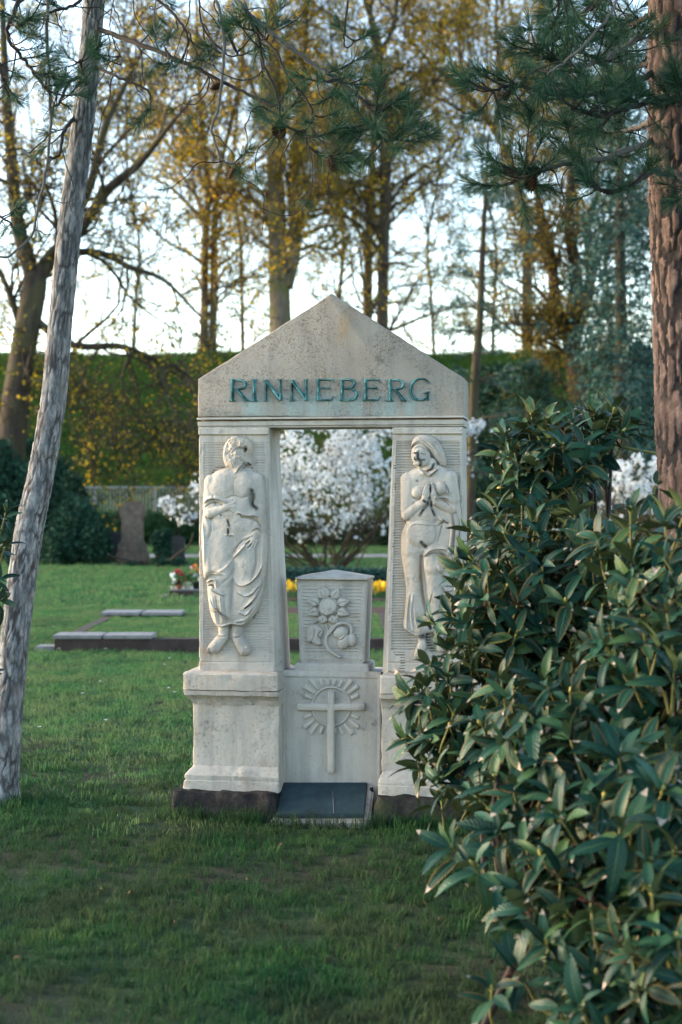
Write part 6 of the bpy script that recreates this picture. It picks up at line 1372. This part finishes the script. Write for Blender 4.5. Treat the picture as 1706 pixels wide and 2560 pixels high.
def scatter(name, label, P, srcs, rng, smin=.7, smax=1.3, tilt=.18, cat='grass'):
    coll = bpy.data.collections.new(name + '_sources')
    for q in srcs: coll.objects.link(q)
    n = len(P); me = bpy.data.meshes.new(name); me.vertices.add(n); me.vertices.foreach_set('co', np.asarray(P, np.float32).ravel())
    a = me.attributes.new('idx', 'INT', 'POINT'); a.data.foreach_set('value', rng.integers(0, len(srcs), n).astype(np.int32))
    a = me.attributes.new('rot', 'FLOAT_VECTOR', 'POINT'); a.data.foreach_set('vector', np.stack([rng.normal(size=n) * tilt, rng.normal(size=n) * tilt, rng.uniform(0, 6.283, n)], -1).astype(np.float32).ravel())
    a = me.attributes.new('scl', 'FLOAT', 'POINT'); a.data.foreach_set('value', rng.uniform(smin, smax, n).astype(np.float32))
    o = bpy.data.objects.new(name, me); link(o); md = o.modifiers.new('scatter', 'NODES'); md.node_group = scatter_tree(coll); return tag(o, label, cat, kind='stuff')
def mon_out(P, pad=0.0):
    dx = P[:, 0] - MX; dy = P[:, 1] - MD; u = dx * math.cos(TH) - dy * math.sin(TH); v = dx * math.sin(TH) + dy * math.cos(TH)
    foot = (u > mu(436) + .01 - pad) & (u < 2 * UC - mu(436) - .01 + pad) & (v > -0.15 - pad) & (v < .40)
    plate = (u > mu(676) - .0) & (u < mu(930)) & (v > -0.22) & (v < 0)
    return ~(foot | plate)
def rect_out(P, x0, x1, y0, y1): return ~((P[:, 0] > x0) & (P[:, 0] < x1) & (P[:, 1] > y0) & (P[:, 1] < y1))
def field(y0, y1, dens, margin, rng):
    h = lambda y: (853 / F * y + margin); A = (h(y0) + h(y1)) * (y1 - y0); n = int(A * dens); y = np.sqrt(rng.uniform(0, 1, n) * (y1 ** 2 - y0 ** 2) + y0 ** 2); x = rng.uniform(-1, 1, n) * h(y); z = lawn_z(x, y); return np.stack([x, y, z], -1)
rng = np.random.default_rng(77)
P = field(3.6, 14, 1150, .5, rng); P = P[mon_out(P)]; P = P[rng.random(len(P)) < np.clip((13.5 - P[:, 1] - 1.5 * vnoise(P * [1, 1, 0], .9, 12)) / 6.0, 0, 1) * np.where(P[:, 1] > 9, .55, 1)]; dn = vnoise(P * [1, 1, 0], 2.2, 88); P = P[rng.random(len(P)) < np.clip(.72 + .6 * dn, .15, 1)]
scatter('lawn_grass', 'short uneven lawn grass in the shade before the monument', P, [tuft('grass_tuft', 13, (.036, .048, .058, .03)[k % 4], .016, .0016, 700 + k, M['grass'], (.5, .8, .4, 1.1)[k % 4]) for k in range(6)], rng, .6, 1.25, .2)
P2 = field(4.2, 9, 34, .3, rng); P2 = P2[mon_out(P2)]; P2 = P2[vnoise(P2 * [1, 1, 0], 1.3, 31) > -.1]
t_ = rng.uniform(0, 1, 420); ff = np.stack([MX + (t_ * 1.75 - .87) * math.cos(TH) - (.17 + rng.uniform(0, .09, 420)) * math.sin(TH), MD - (t_ * 1.75 - .87) * math.sin(TH) - (.17 + rng.uniform(0, .09, 420)) * math.cos(TH), np.full(420, -.005)], -1); ff = ff[mon_out(ff)]
fl = np.stack([at(12, HZ, 8.4).x + rng.normal(size=160) * .13, 8.3 + rng.normal(size=160) * .10, np.full(160, -.005)], -1); P2 = np.vstack([P2, ff, fl])
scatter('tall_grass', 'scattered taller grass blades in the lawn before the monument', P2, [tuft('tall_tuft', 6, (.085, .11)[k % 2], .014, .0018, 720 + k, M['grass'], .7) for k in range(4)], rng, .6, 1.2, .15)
P = field(7.5, 24, 330, .6, rng); P = P[rng.random(len(P)) < np.clip((P[:, 1] - 7.2 + 1.5 * vnoise(P * [1, 1, 0], .9, 12)) / 6.0, 0, 1)]; P = P[mon_out(P) & rect_out(P, gx[0], gx[1], gy[0], gy[1]) & rect_out(P, -1.6, 1.6, 21.2, 23.2)]
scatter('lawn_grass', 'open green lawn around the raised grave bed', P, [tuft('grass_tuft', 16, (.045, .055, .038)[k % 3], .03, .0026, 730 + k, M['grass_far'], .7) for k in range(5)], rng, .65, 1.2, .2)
Pb = np.stack([rng.uniform(gx[0] + .15, gx[1] - .15, 5200), rng.uniform(gy[0] + .17, gy[1] - .15, 5200), np.full(5200, gz - .045)], -1); Pb = Pb[rect_out(Pb, -3.06, -1.98, 16.6, 17.08) & rect_out(Pb, -3.06, -2.0, 19.98, 20.6)]
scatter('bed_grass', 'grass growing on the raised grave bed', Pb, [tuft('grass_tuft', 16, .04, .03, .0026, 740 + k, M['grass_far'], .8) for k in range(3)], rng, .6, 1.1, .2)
P = field(24, 57, 62, 1.5, rng); P = P[rect_out(P, -1.3, 2.6, 24.6, 28.6) & rect_out(P, -60, 60, 43.2, 46.1) & rect_out(P, sx - .02, sx + 1.32, sy - .02, sy + .92)]
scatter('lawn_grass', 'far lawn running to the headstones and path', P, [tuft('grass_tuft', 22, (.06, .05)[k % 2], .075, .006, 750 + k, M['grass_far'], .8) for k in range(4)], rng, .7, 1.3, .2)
n = 42000; x = rng.uniform(-19, 19, n); y = rng.uniform(BANK0, BANK1 + 2.5, n); P = np.stack([x, y, bank_z(x, y)], -1)
scatter('bank_grass', 'long rough grass covering the embankment slope', P, [tuft('grass_tuft', 16, (.26, .2, .34)[k % 3], .13, .012, 760 + k, M['grass_bank'], .7) for k in range(4)], rng, .6, 1.3, .25)
# daisies in the lawn
n = 20; P = field(9.5, 20, 3, .0, rng); P = P[(P[:, 0] < -.8) & rect_out(P, gx[0], gx[1], gy[0], gy[1])][:n]; mb = MB()
for p in P:
    a = np.arange(9) / 9 * 6.283; c = p + [0, 0, .05]; V = [c]
    for q in a: V += [c + np.array([math.cos(q - .25), math.sin(q - .25), .15]) * .009, c + np.array([math.cos(q), math.sin(q), .2]) * .018, c + np.array([math.cos(q + .25), math.sin(q + .25), .15]) * .012]
    mb.add(V, [[0, 1 + 3 * k, 2 + 3 * k, 3 + 3 * k] for k in range(9)])
tag(mb.build('daisies', M['white_petal']), 'tiny white daisies dotted over the lawn by the grave bed', 'flowers', kind='stuff')

# litter: brown leaves and needles lying in the grass
P = field(4.3, 10, 6, .2, rng); P = P[mon_out(P, .02)]; V, Q = leaf_quads(P + [0, 0, .03], .026, rng, .1, .5); mb = MB(); mb.add(V, Q)
tag(mb.build('fallen_leaves', M['litter']), 'small brown fallen leaves scattered over the near lawn', 'leaves', kind='stuff')
